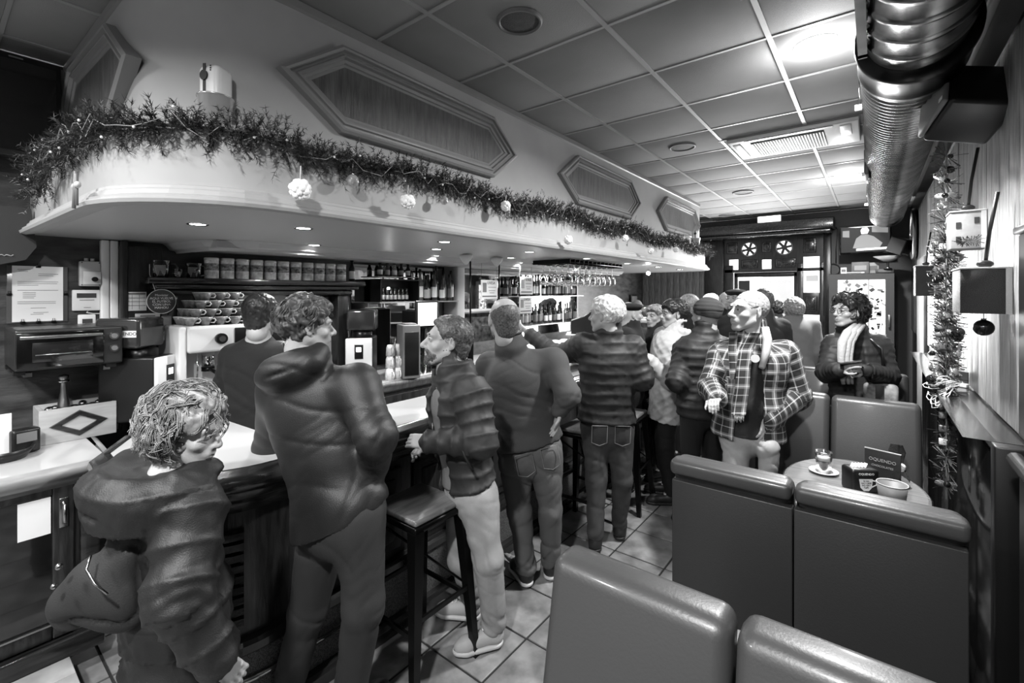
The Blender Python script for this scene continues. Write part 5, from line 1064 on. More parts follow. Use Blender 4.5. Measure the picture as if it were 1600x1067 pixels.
def strands(kind, seed, n, rad=.0016):
    """locks that follow the scalp; curly ones run in wavy bundles and hang free at the nape"""
    r = np.random.RandomState(seed); mb = MB(); c0 = np.array([0, -.018, .037]); curly = kind == 'curly'; bun = 5 if kind in ('curly', 'wavy') else 1; K = 12 if curly else 8
    for i in range(n//bun):
        a = r.uniform(0, 2*PI); z = r.uniform(-.60 if curly else -.25, 1); q = np.array([math.sqrt(1-z*z)*math.cos(a), math.sqrt(1-z*z)*math.sin(a), z])
        if q[1] > (.30 if curly else .50) and q[2] < .60: continue
        ex = {'curly': .034, 'wavy': .024, 'short': .0115, 'white': .020, 'fringe': .018}[kind]*r.uniform(.8, 1.3); rr_ = np.array([.074+ex, .094+ex, .083+ex])
        g_ = np.array([q[0]*.8+r.normal()*.45, -.45+r.normal()*.4, -.75+r.normal()*.4]); dr = unit(g_-q*(g_ @ q)); t2 = np.cross(q, dr)
        L = {'curly': .12, 'wavy': .055, 'short': .026, 'white': .05, 'fringe': .07}[kind]*r.uniform(.6, 1.3); cr = {'curly': .0095, 'wavy': .005}.get(kind, .0012)*r.uniform(.7, 1.3); ph = r.uniform(0, 6); tw = r.uniform(5, 10) if curly else 5
        for j in range(bun):
            pts = []; off = r.normal(size=2)*rad*1.6*(bun > 1); dph = r.normal()*.35
            for k in range(K):
                t = k/(K-1); w = ph+dph+t*tw; qq = unit(q+dr*t*L/.10); hang = np.array([0, -.01, -.035])*max(0, t-.4)*(curly and qq[2] < -.1)
                pts.append(c0+qq*rr_*(1+(.05 if curly else 0)*t)+(cr*math.cos(w)+off[0])*q+(cr*math.sin(w)+off[1])*t2+hang)
            mb.tube(pts, [rad*(1-.55*k/(K-1)) for k in range(K)], 3, cap=False)
    return np.array(mb.v), mb.f
def hand_sdf(s, w, d, nrm, side, curl=.5, sc=1.):
    """hand from wrist w along d, palm normal nrm (palm side); side +1 right / -1 left, thumb direction"""
    d = unit(d); n = unit(np.array(nrm, float)-d*(np.array(nrm, float) @ d)); t = np.cross(n, d)*side      # t points to the thumb
    R = np.stack([t, d, n], 1); S = .92*sc
    s.box(w+d*.045*S, (.036*S, .047*S, .012*S), R, rd=.011*S, q=.015)
    s.cap(w-d*.03, w+d*.02*S, .024*S, .025*S, q=.02, sq=n, w=.72)
    for k, (o, L) in enumerate([(.027, .072), (.009, .080), (-.009, .074), (-.026, .058)]):
        p = w+(d*.086+t*o)*S; a = curl*(.8+.1*k); dd = d
        for j, fr_ in enumerate((.45, .30, .25)):
            a_ = a*(.55, .75, .6)[j]; dd = dd*math.cos(a_)+n*math.sin(a_)*1.0; dd = unit(dd); q = p+dd*L*fr_*S+t*o*.12*S*(1-curl); s.cap(p, q, (.0092, .0084, .0074)[j]*S, (.0086, .0076, .0064)[j]*S, q=.003); p = q
    p = w+(d*.022+t*.028)*S; q = p+(t*.026+d*.026+n*.012)*S; s.cap(p, q, .013*S, .0105*S, q=.008); r_ = q+(t*.006+d*.028+n*.012*(1+curl))*S; s.cap(q, r_, .0098*S, .0085*S, q=.004); s.cap(r_, r_+(d*.02-t*.004*curl+n*.006)*S, .0085*S, .0068*S, q=.003)
def cdir(a, pitch=0): a = math.radians(a); v = DV*math.cos(a)+RV*math.sin(a); p = math.radians(pitch); return v*math.cos(p)+ZV*math.sin(p)
def Q(u, v, t): return P(u, v, t=t)
def person(name, label, h, at, torso, head, J=None, top=None, legs=None, hair=None, res=.012, shoes=None, head_at=None, kind='m', skinm=None, gird=1., eyes=True, lean=0., hcurl=(.5, .5), hand_n=None, hsc=1., full=True, hcut=None, beard=False, brow=True, core=True, thumb=(1, -1)):
    """at: ground point; torso: heading in degrees from the view axis; joints in J override the standing pose (world points)"""
    s = h/1.72; f = cdir(torso); rt = np.cross(f, ZV); at = np.array([at[0], at[1], 0.]); g = gird
    def L(r, fw, z): return at+rt*r*s+f*(fw+lean*max(0, z-.9))*s+ZV*z*s
    D = dict(pel=L(0, 0, .93), wai=L(0, .0, 1.08), che=L(0, .0, 1.27), nek=L(0, -.01, 1.44), hed=L(0, .02, 1.59), shR=L(.175*g**.5, 0, 1.385), shL=L(-.175*g**.5, 0, 1.385), elR=L(.23*g**.5, -.03, 1.10), elL=L(-.23*g**.5, -.03, 1.10),
             wrR=L(.22, .10, .90), wrL=L(-.22, .10, .90), hiR=L(.09, 0, .90), hiL=L(-.09, 0, .90), knR=L(.10, .02, .48), knL=L(-.10, .02, .48), anR=L(.10, -.02, .09), anL=L(-.10, -.02, .09), toR=L(.12, .12, .03), toL=L(-.12, .12, .03))
    if J: D.update({k: np.array(v, float) for k, v in J.items()})
    J = D; J['nek'] = J['hed']+(J['nek']-J['hed'])*min(1, (.138*s)/np.linalg.norm(J['nek']-J['hed'])); up = unit(J['nek']-J['pel']); Rt = frame(f, up); hd = frame(head if not np.isscalar(head) else cdir(head)) if not isinstance(head, tuple) else frame(cdir(head[0], head[1]), np.array(ZV)+cdir(head[0])*-math.tan(math.radians(head[1]))+(cdir(head[0]+90)*head[2] if len(head) > 2 else 0))
    org = at; sk = skinm or skin; hs = s*hsc*(.97 if kind[0] == 'f' else 1.0)
    V, F = [], []; off = 0
    def addm(v, q):
        nonlocal off
        V.append(v); F.append(q+off); off += len(v)
    hv, hf = head_mesh(kind); H = J['hed']; addm(hv*hs @ hd.T+H, hf)
    nk = SD(np.minimum(H, J['nek'])-.16, np.maximum(H, J['nek'])+.12, .006 if res < .012 else .009); rn = .0555 if kind[0] == 'm' else .046
    h0 = H-hd[:, 2]*.055*hs-hd[:, 1]*.022*hs; nk.cap(h0, J['nek']-up*.02, rn*hs, (rn+.003)*hs, q=.02); nk.cap(H-hd[:, 2]*.085*hs+hd[:, 1]*.022*hs, J['nek']+f*.03, .028*hs, .026*hs, q=.03); nk.cap(J['nek']-up*.02, J['nek']-up*.06, .07*s, .09*s, q=.03); addm(*nk.mesh())
    if full:
        for sd, (a, b), cu in (('R', ('elR', 'wrR'), hcurl[0]), ('L', ('elL', 'wrL'), hcurl[1])):
            w = J[b]; d = J.get('hd'+sd); d = unit(d-w) if d is not None else unit(w-J[a]); nrm = (hand_n or {}).get(sd); nrm = nrm if nrm is not None else (-rt if sd == 'R' else rt)
            sdf = SD(w-.2, w+.2, .0042 if res < .011 else .0062); hand_sdf(sdf, w, d, nrm, (thumb[0] if sd == 'R' else thumb[1]), cu, s); sdf.cap(J[a]*.35+w*.65, w, .030*s, .025*s, q=.012, sq=nrm, w=.85); addm(*sdf.mesh())
    if core:
        c = SD(J['pel']-[.6, .6, 1.2], J['pel']+[.6, .6, .75], .03)
        c.cap(J['pel'], J['che'], .08, .09); c.cap(J['che'], J['nek'], .08, .05); c.cap(J['nek'], H-hd[:, 2]*.07, .045, .04)
        for sd in 'RL':
            c.cap(J['che'], J['sh'+sd], .05, .045); c.cap(J['sh'+sd], J['el'+sd], .04, .034); c.cap(J['el'+sd], J['wr'+sd], .034, .022)
            c.cap(J['pel'], J['hi'+sd], .08, .07); c.cap(J['hi'+sd], J['kn'+sd], .062, .045); c.cap(J['kn'+sd], J['an'+sd], .042, .03); c.cap(J['an'+sd], J['to'+sd], .03, .025)
        addm(*c.mesh())
    body = link(name, qmesh(name, np.concatenate(V), np.concatenate(F), sk, org), None, tuple(org)); tag(body, label, 'person')
    def child(nm, v, q, m, attr=None): return link(nm, qmesh(nm, v, q, m, org, attr), body)
    if eyes:
        for a in (-1, 1):
            mb = MB().sph((a*.032, .0845, .011), 1, n=12, m=8, sc=(.0112, .0100, .0062)); mb.sph((a*.032, .0915, .011), 1, mi=1, n=10, m=6, sc=(.0052, .0040, .0052)); mb.tube([(a*.019, .0915, .0125), (a*.032, .0972, .0175), (a*.046, .086, .0135)], .0014, 4, mi=1)
            mb.v = [tuple(np.array(p)*hs @ hd.T+H-org) for p in mb.v]; ob('eye', mb, [eyew, iris], body)
            if brow:
                mb = MB().tube([(a*.015, .097, .031), (a*.033, .0965, .0375), (a*.052, .0825, .033)], [.0030, .0036, .0018], 6); mb.v = [tuple(np.array(p)*hs @ hd.T+H-org) for p in mb.v]; ob('eyebrow', mb, browm, body)
        if kind[0] == 'f':
            mb = MB().sph((0, .1005, -.0512), 1, n=12, m=6, sc=(.019, .005, .0035)).sph((0, .0995, -.0625), 1, n=12, m=6, sc=(.017, .005, .0045)); mb.v = [tuple(np.array(p)*hs @ hd.T+H-org) for p in mb.v]; ob('lips', mb, lipm, body)
    if hair:
        hk, hm_ = hair[0], hair[1]; v, q = hair_mesh(hk, int(h*100)); o = child({'beanie': 'knit_cap', 'beret': 'beret', 'cap': 'cap'}.get(hk, 'hair'), v*hs @ hd.T+H, q, hm_)
        if len(hair) > 2 and hair[2]:
            v, q = strands(hk, int(h*1000) % 97, hair[2], hair[3] if len(hair) > 3 else .0016); mb = MB(); mb.v = [tuple(p) for p in (v*hs @ hd.T+H-org)]; mb.f = q; mb.m = [0]*len(q); mb.sm = [True]*len(q); ob('curls' if hk in ('curly', 'wavy') else 'locks', mb, hm_, body)['kind'] = 'stuff'
    if beard: v, q = hair_mesh('beard', 3, .004); child('beard', v*hs @ hd.T+H, q, beard)
    bones = [(J['pel']-up*.25, J['nek'], .15*g), (J['shR'], J['elR'], .055), (J['elR'], J['wrR'], .045), (J['shL'], J['elL'], .055), (J['elL'], J['wrL'], .045)]
    # ---------- top garment ----------
    tp = top; ex = tp.get('ex', .012); hem = tp.get('hem'); hem = J['pel']-up*.02 if hem is None else np.array(hem, float); hn = tp.get('hemn', -up)
    pts = np.array([J[k] for k in ('pel', 'nek', 'shR', 'shL', 'elR', 'elL', 'wrR', 'wrL')]+[hem]); c = SD(pts.min(0)-.30, pts.max(0)+.25, res)
    F_ = Rt[:, 1]; br = tp.get('belly', 0)
    def torso_sd(c, ex, q=.05):
        c.ell(J['che'], ((.165*g+ex)*s, (.108*g+ex)*s, .19*s), R=Rt, q=q); c.ell(J['che']+up*.08*s, ((.15*g**.5+ex)*s, (.088*g+ex)*s, .10*s), R=Rt, q=q)
        c.cap(J['shR'], J['shL'], .062*s+ex, .062*s+ex, q=q); c.cap(J['nek']-up*.03*s, J['nek']+up*.01, (.074+ex)*s, .064*s+ex*.5, q=q*.7)
        c.ell(J['wai']+F_*br*.3, ((.150*g+ex)*s, (.105*g+ex+br)*s, .17*s), R=Rt, q=q); c.ell(J['pel'], ((.168*g+ex)*s, (.118*g+ex+br*.5)*s, .15*s), R=Rt, q=q)
        c.cap(J['che'], J['pel'], (.140*g+ex)*s, (.138*g+ex)*s, q=q, sq=F_, w=.72); c.cap(J['pel'], hem-up*.05, (.145*g+ex)*s, (.150*g+ex+tp.get('flare', 0))*s, q=q, sq=F_, w=.74+br)
    torso_sd(c, ex)
    for sd in 'RL':
        sh, el, wr = J['sh'+sd], J['el'+sd], J['wr'+sd]; ar = tp.get('arm', .0); wr2 = wr-unit(wr-el)*.005
        if tp.get('short'): e2 = sh+(el-sh)*.80; c.cap(sh, e2, .062*s+ex, .066*s+ex, q=.045); c.cut(e2, unit(el-sh)) if False else None
        else: c.cap(sh, el, (.060+ar)*s+ex, (.048+ar)*s+ex, q=.045); c.cap(el, wr2, (.047+ar)*s+ex, (.034+ar*.7)*s+ex*.8, q=.03)
    if tp.get('collar'):
        ch, cr_ = tp['collar']; ch += .015; c.cap(J['nek']-up*.02, J['nek']+up*ch, .074*s+ex, cr_*s, q=.02)
        if tp.get('collar_open'): c.cap(J['nek']+F_*.05+up*.0, J['nek']+F_*.09+up*(ch+.05), .035, .062, q=-.006)
        else: c.cap(J['nek']+up*(ch+.0)+F_*.01, J['nek']+up*(ch+.10), .060*s, .062*s, q=-.006)
    if tp.get('hood'):
        k = tp['hood']; X_ = Rt[:, 0]; c.ell(J['nek']-F_*.080*k-up*.020*k, (.135*k, .080*k, .075*k), R=Rt, q=.03); c.cap(J['nek']+X_*.105*k-F_*.04*k+up*.01, J['nek']+X_*.060*k+F_*.060, .036*k, .026*k, q=.03); c.cap(J['nek']-X_*.105*k-F_*.04*k+up*.01, J['nek']-X_*.060*k+F_*.060, .036*k, .026*k, q=.03); c.ell(J['nek']-F_*.045*k+up*.060*k, (.095*k, .075*k, .055*k), R=Rt, q=-.02); c.cap(J['nek']-F_*.155*k-up*.030*k-X_*.09*k, J['nek']-F_*.155*k-up*.030*k+X_*.09*k, .007, .007, q=-.008)
    if tp.get('open'):
        a, b = tp['open']; m = J['nek']*.5+hem*.5; Lh = np.linalg.norm(J['nek']-hem)*.5+.25
        for t in np.linspace(0, 1, 9):
            w_ = a+(b-a)*t; q0 = J['nek']+(hem-J['nek'])*t*1.15+F_*(.125*g+ex+.06); c.box(q0+up*.03, (w_, .11, .10), Rt, rd=.005, q=-.004)
    c.cut(hem, hn)
    v, q = c.mesh(); n = vnormals(v, q); idx, sc_ = seg_info(v, bones); st = tp.get('style', 'soft'); A = tp.get('amp', .008); B = tp.get('band', .07)
    o = h*31; d = np.zeros(len(v))
    if st == 'puffer':
        B_ = np.where(idx == 0, B, B*.85); ph = sc_/B_+.16*vnoise(v+o, 6.); w = np.abs(np.sin(PI*ph))**.42; d = A*(w-.75)+.0025*vnoise(v+o, 24.)*w+.0025*vnoise(v*np.array([1, 1, .5])+o, 55.)*w
    elif st == 'quilt':
        th = np.arctan2((v-J['pel']) @ Rt[:, 0], (v-J['pel']) @ F_)*.16; a_, b_ = (sc_+th)/B, (sc_-th)/B; d = A*(np.minimum(np.abs(np.sin(PI*a_)), np.abs(np.sin(PI*b_)))**.5-.6)+.003*vnoise(v+o, 30)
    wp = v+.05*np.stack([vnoise(v+o, 5), vnoise(v+o+3, 5), vnoise(v+o+9, 5)], 1); ld = wp @ Rt[:, 0]*.8+wp @ F_*.5; uz = wp @ up+ld*.55; fold = tp.get('fold', .010 if st == 'soft' else .004)
    q1 = np.stack([ld*3.2, uz*13, uz*0+o], 1); q2 = np.stack([ld*6+4, (uz-1.1*ld)*22, uz*0+o], 1); r1 = 1-np.abs(vnoise(q1)); r2 = 1-np.abs(vnoise(q2)); msk = .35+.65*np.clip(vnoise(v+o, 4)+.4, 0, 1)
    d = d+fold*(r1**5-.25)*msk+fold*.45*(r2**4-.3)*msk
    el_w = np.zeros(len(v))
    for kk in ('elR', 'elL'): el_w += np.exp(-((v-J[kk])**2).sum(1)/(2*.07**2))
    d += el_w*fold*.45*(1-2*np.abs(np.sin(sc_*55+3*vnoise(v+o, 9)+ld*14)))
    v = v+n*d[:, None]
    ang = np.zeros(len(v))
    for i, (a, b, r) in enumerate(bones):
        m = idx == i; ax = unit(b-a); e1 = unit(np.cross(ax, F_ if i == 0 else up+.01)); e2 = np.cross(ax, e1); rel = v[m]-a; ang[m] = np.arctan2(rel @ e1, rel @ e2)*(.15 if i == 0 else .06)
    jk = child(tp.get('name', 'jacket'), v, q, tp['mat'], np.stack([ang, sc_, sc_*0], 1))
    if tp.get('inner'):
        ic = SD(pts.min(0)-.28, pts.max(0)+.2, res); h0 = hem.copy(); torso_sd(ic, -.002); ic.cut(hem+up*tp.get('inner_up', 0), -up); ic.cap(J['nek']+F_*.01+up*.03, J['nek']+up*.12+F_*.02, .052, .06, q=-.01); iv, iq = ic.mesh(); inn = vnormals(iv, iq); iv = iv+inn*(.006*((1-np.abs(vnoise(iv+o, 9)))**3-.3))[:, None]; child('shirt', iv, iq, tp['inner'])
    # ---------- legs ----------
    if legs and full:
        lg = legs; lx = lg.get('ex', .008); lp = np.array([J[k] for k in ('pel', 'knR', 'knL', 'anR', 'anL')]); c = SD(lp.min(0)-.2, lp.max(0)+.2, res); c.ell(J['pel']-up*.02, ((.146*g+lx)*s, (.104*g+lx)*s, .13*s), R=Rt, q=.05); c.ell(J['pel']-up*.07-F_*.035, (.135*g*s, .082*s, .11*s), R=Rt, q=.06)
        c.cap(J['pel'], J['pel']+up*.10, .125*g*s, .12*g*s, q=.04, sq=F_, w=.8)
        for sd in 'RL':
            c.cap(J['hi'+sd], J['kn'+sd], (.086+lx)*s*g**.5, (.060+lx)*s, q=.04); c.cap(J['kn'+sd], J['an'+sd]+ZV*.02, (.060+lx)*s, (.044+lx*1.4)*s, q=.03)
        c.cut([0, 0, lg.get('cuff', .065)], -ZV); v, q = c.mesh(); n = vnormals(v, q); o = h*17; fl_ = lg.get('fold', .008); wp = v+.05*np.stack([vnoise(v+o, 6), vnoise(v+o+3, 6), vnoise(v+o+9, 6)], 1); ld = wp @ Rt[:, 0]+wp @ F_*.4; q1 = np.stack([ld*5, (wp[:, 2]+ld*.5)*9, ld*0+o], 1); q2 = np.stack([ld*9, (wp[:, 2]-ld*.8)*20, ld*0+o], 1)
        d = fl_*((1-np.abs(vnoise(q1)))**5-.25)*.8
        for kk, am in (('anR', 1.3), ('anL', 1.3), ('knR', .6), ('knL', .6), ('pel', .5)):
            e_ = np.exp(-((v-J[kk])**2).sum(1)/(2*(.10 if kk != 'pel' else .16)**2)); d += e_*fl_*am*((1-np.abs(vnoise(q2)))**4-.3)
        lgs = child(lg.get('name', 'trousers'), v+n*d[:, None], q, lg['mat'])
        if lg.get('pockets'):
            for sgn in (-1, 1):
                pc = J['pel']-F_*(.118*g+lx+.012)*s+Rt[:, 0]*sgn*.075-up*.045; mb = MB(); pts_ = [pc+Rt[:, 0]*x+up*z for x, z in ((-.05, .06), (-.05, -.05), (0, -.07), (.05, -.05), (.05, .06), (-.05, .06))]; mb.tube([p-org for p in pts_], .0022, 4, cap=False); ob('pocket_seam', mb, mgrey, lgs)
    if shoes and full:
        for sd in 'RL':
            an, to = J['an'+sd], J['to'+sd]; d = unit((to-an)*[1, 1, 0]); pitch = (to-an)[2]; up_ = ZV; Rf = frame(d); hl = an-d*.055*s; hl[2] = max(an[2]-.09, 0)*0+max(0, an[2]-.09); base = np.array([hl[0], hl[1], max(0, an[2]-.09)]); tip = base+d*.265*s
            c = SD(np.minimum(base, tip)-[.08, .08, .03], np.maximum(base, tip)+[.08, .08, .16], .006); m0 = base+d*.05; m1 = base+d*.20*s
            c.cap(m0+ZV*.055, m1+ZV*.038, .040*s, .036*s, q=.02, sq=Rf[:, 0], w=1.0); c.cap(m1+ZV*.035, tip-d*.035+ZV*.03, .038*s, .030*s, q=.02); c.cap(m0+ZV*.05, an+ZV*.02, .042*s, .040*s, q=.02); c.cut([0, 0, base[2]+.018], -ZV); v, q = c.mesh(); sh_ = child('shoe', v, q, shoes[0])
            c = SD(np.minimum(base, tip)-[.08, .08, .03], np.maximum(base, tip)+[.08, .08, .08], .006); c.cap(m0+ZV*.02, m1+ZV*.02, .043*s, .045*s, q=.01); c.cap(m1+ZV*.02, tip-d*.035+ZV*.02, .045*s, .035*s, q=.01); c.cut([0, 0, base[2]+.024], ZV); c.cut([0, 0, base[2]+.001], -ZV); v, q = c.mesh(); so = link('sole', qmesh('sole', v, q, shoes[1], org), sh_)
            if len(shoes) > 2:
                mb = MB()
                for k in range(5): a = base+d*(.115+.022*k)+ZV*(.098-.010*k)-org; mb.tube([a-Rf[:, 0]*.022, a+ZV*.004, a+Rf[:, 0]*.022], .0025, 4)
                ob('laces', mb, shoes[2], sh_)
    return body, J, Rt, up, org, hs, hd
# ------------------- the people -------------------
hdark = mat('hair_dark', .13, .45, var=.04, vscale=60); hbrown = mat('hair_brown', .24, .45, var=.08, vscale=50); hgrey = mat('hair_grey', .50, .5, var=.14, vscale=70); hwhite = mat('hair_white', .74, .5, var=.08, vscale=50); hblond = mat('hair_blond', .44, .42, var=.14, vscale=45); hsalt = mat('hair_salt', .27, .5, var=.12, vscale=120)
shell = cloth('softshell', .10, .5, var=.015, vscale=9); puff = cloth('puffer_nylon', .15, .6, bump=.05, bscale=40); puffd = cloth('puffer_dark', .12, .62, bump=.05, bscale=40); swea = cloth('sweater', .225, .8); tee = cloth('black_tshirt', .07, .9); chino = cloth('dark_chino', .15, .75); jeanl = cloth('light_jeans', .56, .85, bump=.25, bscale=500, var=.05, vscale=9); jeand = cloth('dark_jeans', .2, .8, bump=.25, bscale=500, var=.04, vscale=9); greyt = cloth('grey_trousers', .30, .8); blackt = cloth('black_trousers', .05, .85); palec = cloth('pale_coat', .66, .5); bk = cloth('black_wool', .08, .9); hood_l = cloth('hooded_coat', .085, .55); shirt_g = cloth('grey_shirt', .42, .85)
dshoe = mat('dark_shoe', .12, .5); wsole = mat('white_sole', .72, .5); lshoe = mat('light_shoe', .62, .55, bump=.2, bscale=300)
# 1 woman with curly hair and backpack
b, J, Rt, up, org, hs, hd = person('person', 'woman with curly fair hair in a dark hooded puffy coat carrying a backpack', 1.50, P(285, 1000, t=1.36)[:2], 30, (84, -15), kind='f', hsc=1.0,
    J=dict(hed=Q(292, 674, 1.33), nek=Q(262, 752, 1.33), che=Q(262, 855, 1.34), wai=Q(272, 945, 1.36), pel=Q(285, 1035, 1.38), shR=Q(297, 800, 1.25), shL=Q(222, 775, 1.46), elR=Q(280, 925, 1.16), wrR=Q(335, 1030, 1.18), hdR=Q(362, 1048, 1.20), elL=Q(215, 900, 1.55), wrL=Q(300, 930, 1.66)),
    top=dict(mat=hood_l, ex=.024, style='puffer', band=.095, amp=.013, fold=.008, hem=Q(290, 1120, 1.40), collar=(.05, .082), hood=1.28, belly=.03, arm=.008), legs=dict(mat=blackt), shoes=(dshoe, dshoe), hair=('curly', hblond, 2600, .0021), res=.0085, gird=1.02, hcurl=(.7, .5), eyes=True)
mb = MB().tube([J['wrR']-org+np.array([0, 0, .0])]+[J['wrR']-org], .001, 4)
bp = thing('backpack', 'dark fabric backpack hanging from the curly-haired woman\'s shoulder', 'backpack', tuple(Q(165, 915, 1.22)))
s = SD((-.25, -.25, -.25), (.25, .25, .25), .009); ax = unit(RV*.75+ZV*.45); fr_ = np.stack([ax, unit(np.cross(ZV, ax)), np.cross(ax, unit(np.cross(ZV, ax)))], 1)
s.ell((0, 0, 0), (.115, .060, .085), R=fr_, q=.03); s.ell(ax*-.10-ZV*.00, (.055, .05, .055), R=fr_, q=.03); s.ell(ax*.07+ZV*.06, (.055, .045, .06), R=fr_, q=.03); s.ell(-ZV*.07+ax*.05, (.07, .055, .07), R=fr_, q=.03)
v, q = s.mesh(); n = vnormals(v, q); v = v+n*(.014*((1-np.abs(vnoise(v*[1, 1, .5]+.03*vnoise(v, 9)[:, None], 17)))**4-.3))[:, None]; link('bag_body', qmesh('bag_body', v, q, cloth('backpack_cloth', .11, .7), np.zeros(3)), bp)
o3 = Q(165, 915, 1.22)
ob('strap', MB().tube([Q(178, 840, 1.28)-o3, Q(165, 790, 1.30)-o3, Q(185, 745, 1.33)-o3, Q(215, 770, 1.3)-o3, Q(232, 850, 1.25)-o3, Q(230, 930, 1.2)-o3], .010, 6), black, bp); ob('zip', MB().tube([Q(142, 868, 1.15)-o3, Q(135, 890, 1.13)-o3, Q(148, 912, 1.11)-o3, Q(168, 928, 1.12)-o3], .003, 5), steel, bp); ob('clasp', MB().sph(Q(92, 885, 1.13)-o3, .008).sph(Q(84, 916, 1.13)-o3, .007), steel, bp)
# 2 man in dark softshell jacket
b, J, Rt, up, org, hs, hd = person('person', 'young man seen from behind in a plain dark softshell jacket and dark trousers', 1.72, P(520, 1000, t=1.70)[:2], 8, (52, -4), hsc=.90,
    J=dict(hed=Q(479, 512, 1.83), nek=Q(472, 570, 1.82), che=Q(490, 650, 1.80), wai=Q(508, 715, 1.77), pel=Q(532, 790, 1.75), shR=Q(557, 604, 1.77), shL=Q(438, 610, 1.86), elR=Q(588, 682, 1.64), wrR=Q(587, 728, 1.76), elL=Q(425, 700, 1.98), wrL=Q(460, 690, 2.06), hiR=Q(560, 800, 1.72), hiL=Q(508, 815, 1.79), knR=Q(568, 945, 1.70), knL=Q(482, 950, 1.86), anR=P(545, 1100, z=.10), anL=P(452, 1072, z=.10), toR=P(590, 1085, z=.03), toL=P(440, 1036, z=.03)),
    top=dict(mat=shell, ex=.018, style='soft', fold=.007, hem=Q(527, 812, 1.75), hemn=unit(-ZV*.95+RV*.42), collar=(.05, .078), hood=1.05, flare=.020, arm=.005), legs=dict(mat=chino, ex=.012, fold=.008), shoes=(dshoe, dshoe), hair=('wavy', hbrown, 420, .0022), res=.0085, hcurl=(.5, .5), gird=.98)
ob('jacket_mark', MB().tube([Q(440, 538, 1.68)-org, Q(443, 534, 1.68)-org, Q(446, 539, 1.68)-org, Q(450, 533, 1.69)-org], .0015, 4), offw, b)
# 3 man in puffer looking left
b, J, Rt, up, org, hs, hd = person('person', 'bearded man in an open dark puffer jacket and pale jeans looking left', 1.68, P(745, 1000, t=2.29)[:2], -120, (-106, 5), hsc=1.05,
    J=dict(hed=Q(700, 535, 2.27), nek=Q(706, 596, 2.27), che=Q(712, 645, 2.27), wai=Q(722, 700, 2.26), pel=Q(733, 762, 2.26), shL=Q(738, 618, 2.13), shR=Q(700, 612, 2.43), elL=Q(752, 690, 2.06), wrL=Q(670, 690, 2.10), hdL=Q(640, 688, 2.12), elR=Q(690, 700, 2.5), wrR=Q(664, 702, 2.32), hdR=Q(645, 700, 2.2), hiL=Q(745, 775, 2.18), hiR=Q(722, 775, 2.34), knL=Q(762, 872, 2.17), knR=Q(722, 872, 2.36), anL=P(772, 978, z=.10), anR=P(738, 938, z=.10), toL=P(735, 1010, z=.03), toR=P(700, 955, z=.03)),
    top=dict(mat=puff, ex=.020, style='puffer', band=.072, amp=.013, fold=.004, hem=Q(733, 752, 2.26), hemn=unit(-ZV+RV*.30), hood=.78, open=(.062, .06), collar=(.05, .078), collar_open=True, inner=shirt_g, arm=.006, inner_up=.0), legs=dict(mat=jeanl, ex=.012, fold=.009), shoes=(lshoe, wsole, white), hair=('short', hsalt, 700, .0012), beard=hsalt, res=.0085, hcurl=(.9, 1.0), hand_n={'L': RV*.2-ZV*.5+DV, 'R': -DV})
text('shirt_print', 'EM', .035, offw, tuple(J['che']-org+cdir(-104)*.122-up*.06), (PI/2, 0, math.atan2(cdir(-104)[1], cdir(-104)[0])+PI/2), b)
ob('side_pocket', MB().tube([Q(718, 690, 2.02)-org, Q(726, 712, 2.01)-org, Q(738, 733, 2.01)-org], .007, 6), puffd, b)
# 4 bald man from behind
b, J, Rt, up, org, hs, hd = person('person', 'balding man seen from behind in a loose grey sweatshirt and grey trousers', 1.68, P(840, 900, t=2.74)[:2], -12, (-18, 2), hsc=1.12,
    J=dict(hed=Q(787, 500, 2.70), nek=Q(800, 548, 2.72), che=Q(812, 600, 2.72), wai=Q(822, 650, 2.73), pel=Q(828, 695, 2.73), shR=Q(864, 566, 2.70), shL=Q(766, 572, 2.80), elR=Q(888, 618, 2.58), wrR=Q(874, 642, 2.62), hdR=Q(868, 670, 2.62), elL=Q(748, 612, 2.88), wrL=Q(778, 596, 3.0), hiR=Q(853, 705, 2.7), hiL=Q(802, 705, 2.76), knR=Q(860, 796, 2.70), knL=Q(812, 800, 2.73), anR=P(860, 878, z=.10), anL=P(822, 888, z=.10), toR=P(862, 852, z=.03), toL=P(792, 868, z=.03)),
    top=dict(mat=swea, ex=.020, style='soft', fold=.007, hem=Q(828, 690, 2.73), name='sweatshirt', collar=(.045, .078), arm=.0), legs=dict(mat=greyt, ex=.012, fold=.012, pockets=True), shoes=(dshoe, wsole), hair=('balding', hsalt, 0), res=.0095, gird=1.12, hcurl=(.35, .4))
cn_ = J['nek']+up*.050-org; ob('collar_rib', MB().tube([cn_+Rt[:, 0]*.080*math.cos(k*PI/12)+Rt[:, 1]*.080*math.sin(k*PI/12) for k in range(25)], .012, 8), dgrey, b)
# 5 bartender
person('person', 'barman seen from behind in a black t-shirt behind the bar', 1.72, P(402, 600, t=2.62)[:2], -5, (-2, -8), hsc=1.0,
    J=dict(hed=Q(408, 494, 2.60), nek=Q(404, 535, 2.6), shR=Q(437, 558, 2.58), shL=Q(366, 558, 2.66), elL=Q(352, 612, 2.68), wrL=Q(368, 632, 2.88), elR=Q(450, 620, 2.62), wrR=Q(430, 640, 2.9)),
    top=dict(mat=tee, ex=.008, short=True, name='tshirt', fold=.007), legs=dict(mat=blackt), shoes=(dshoe, dshoe), hair=('short', hdark, 200, .0014), res=.012, eyes=False)
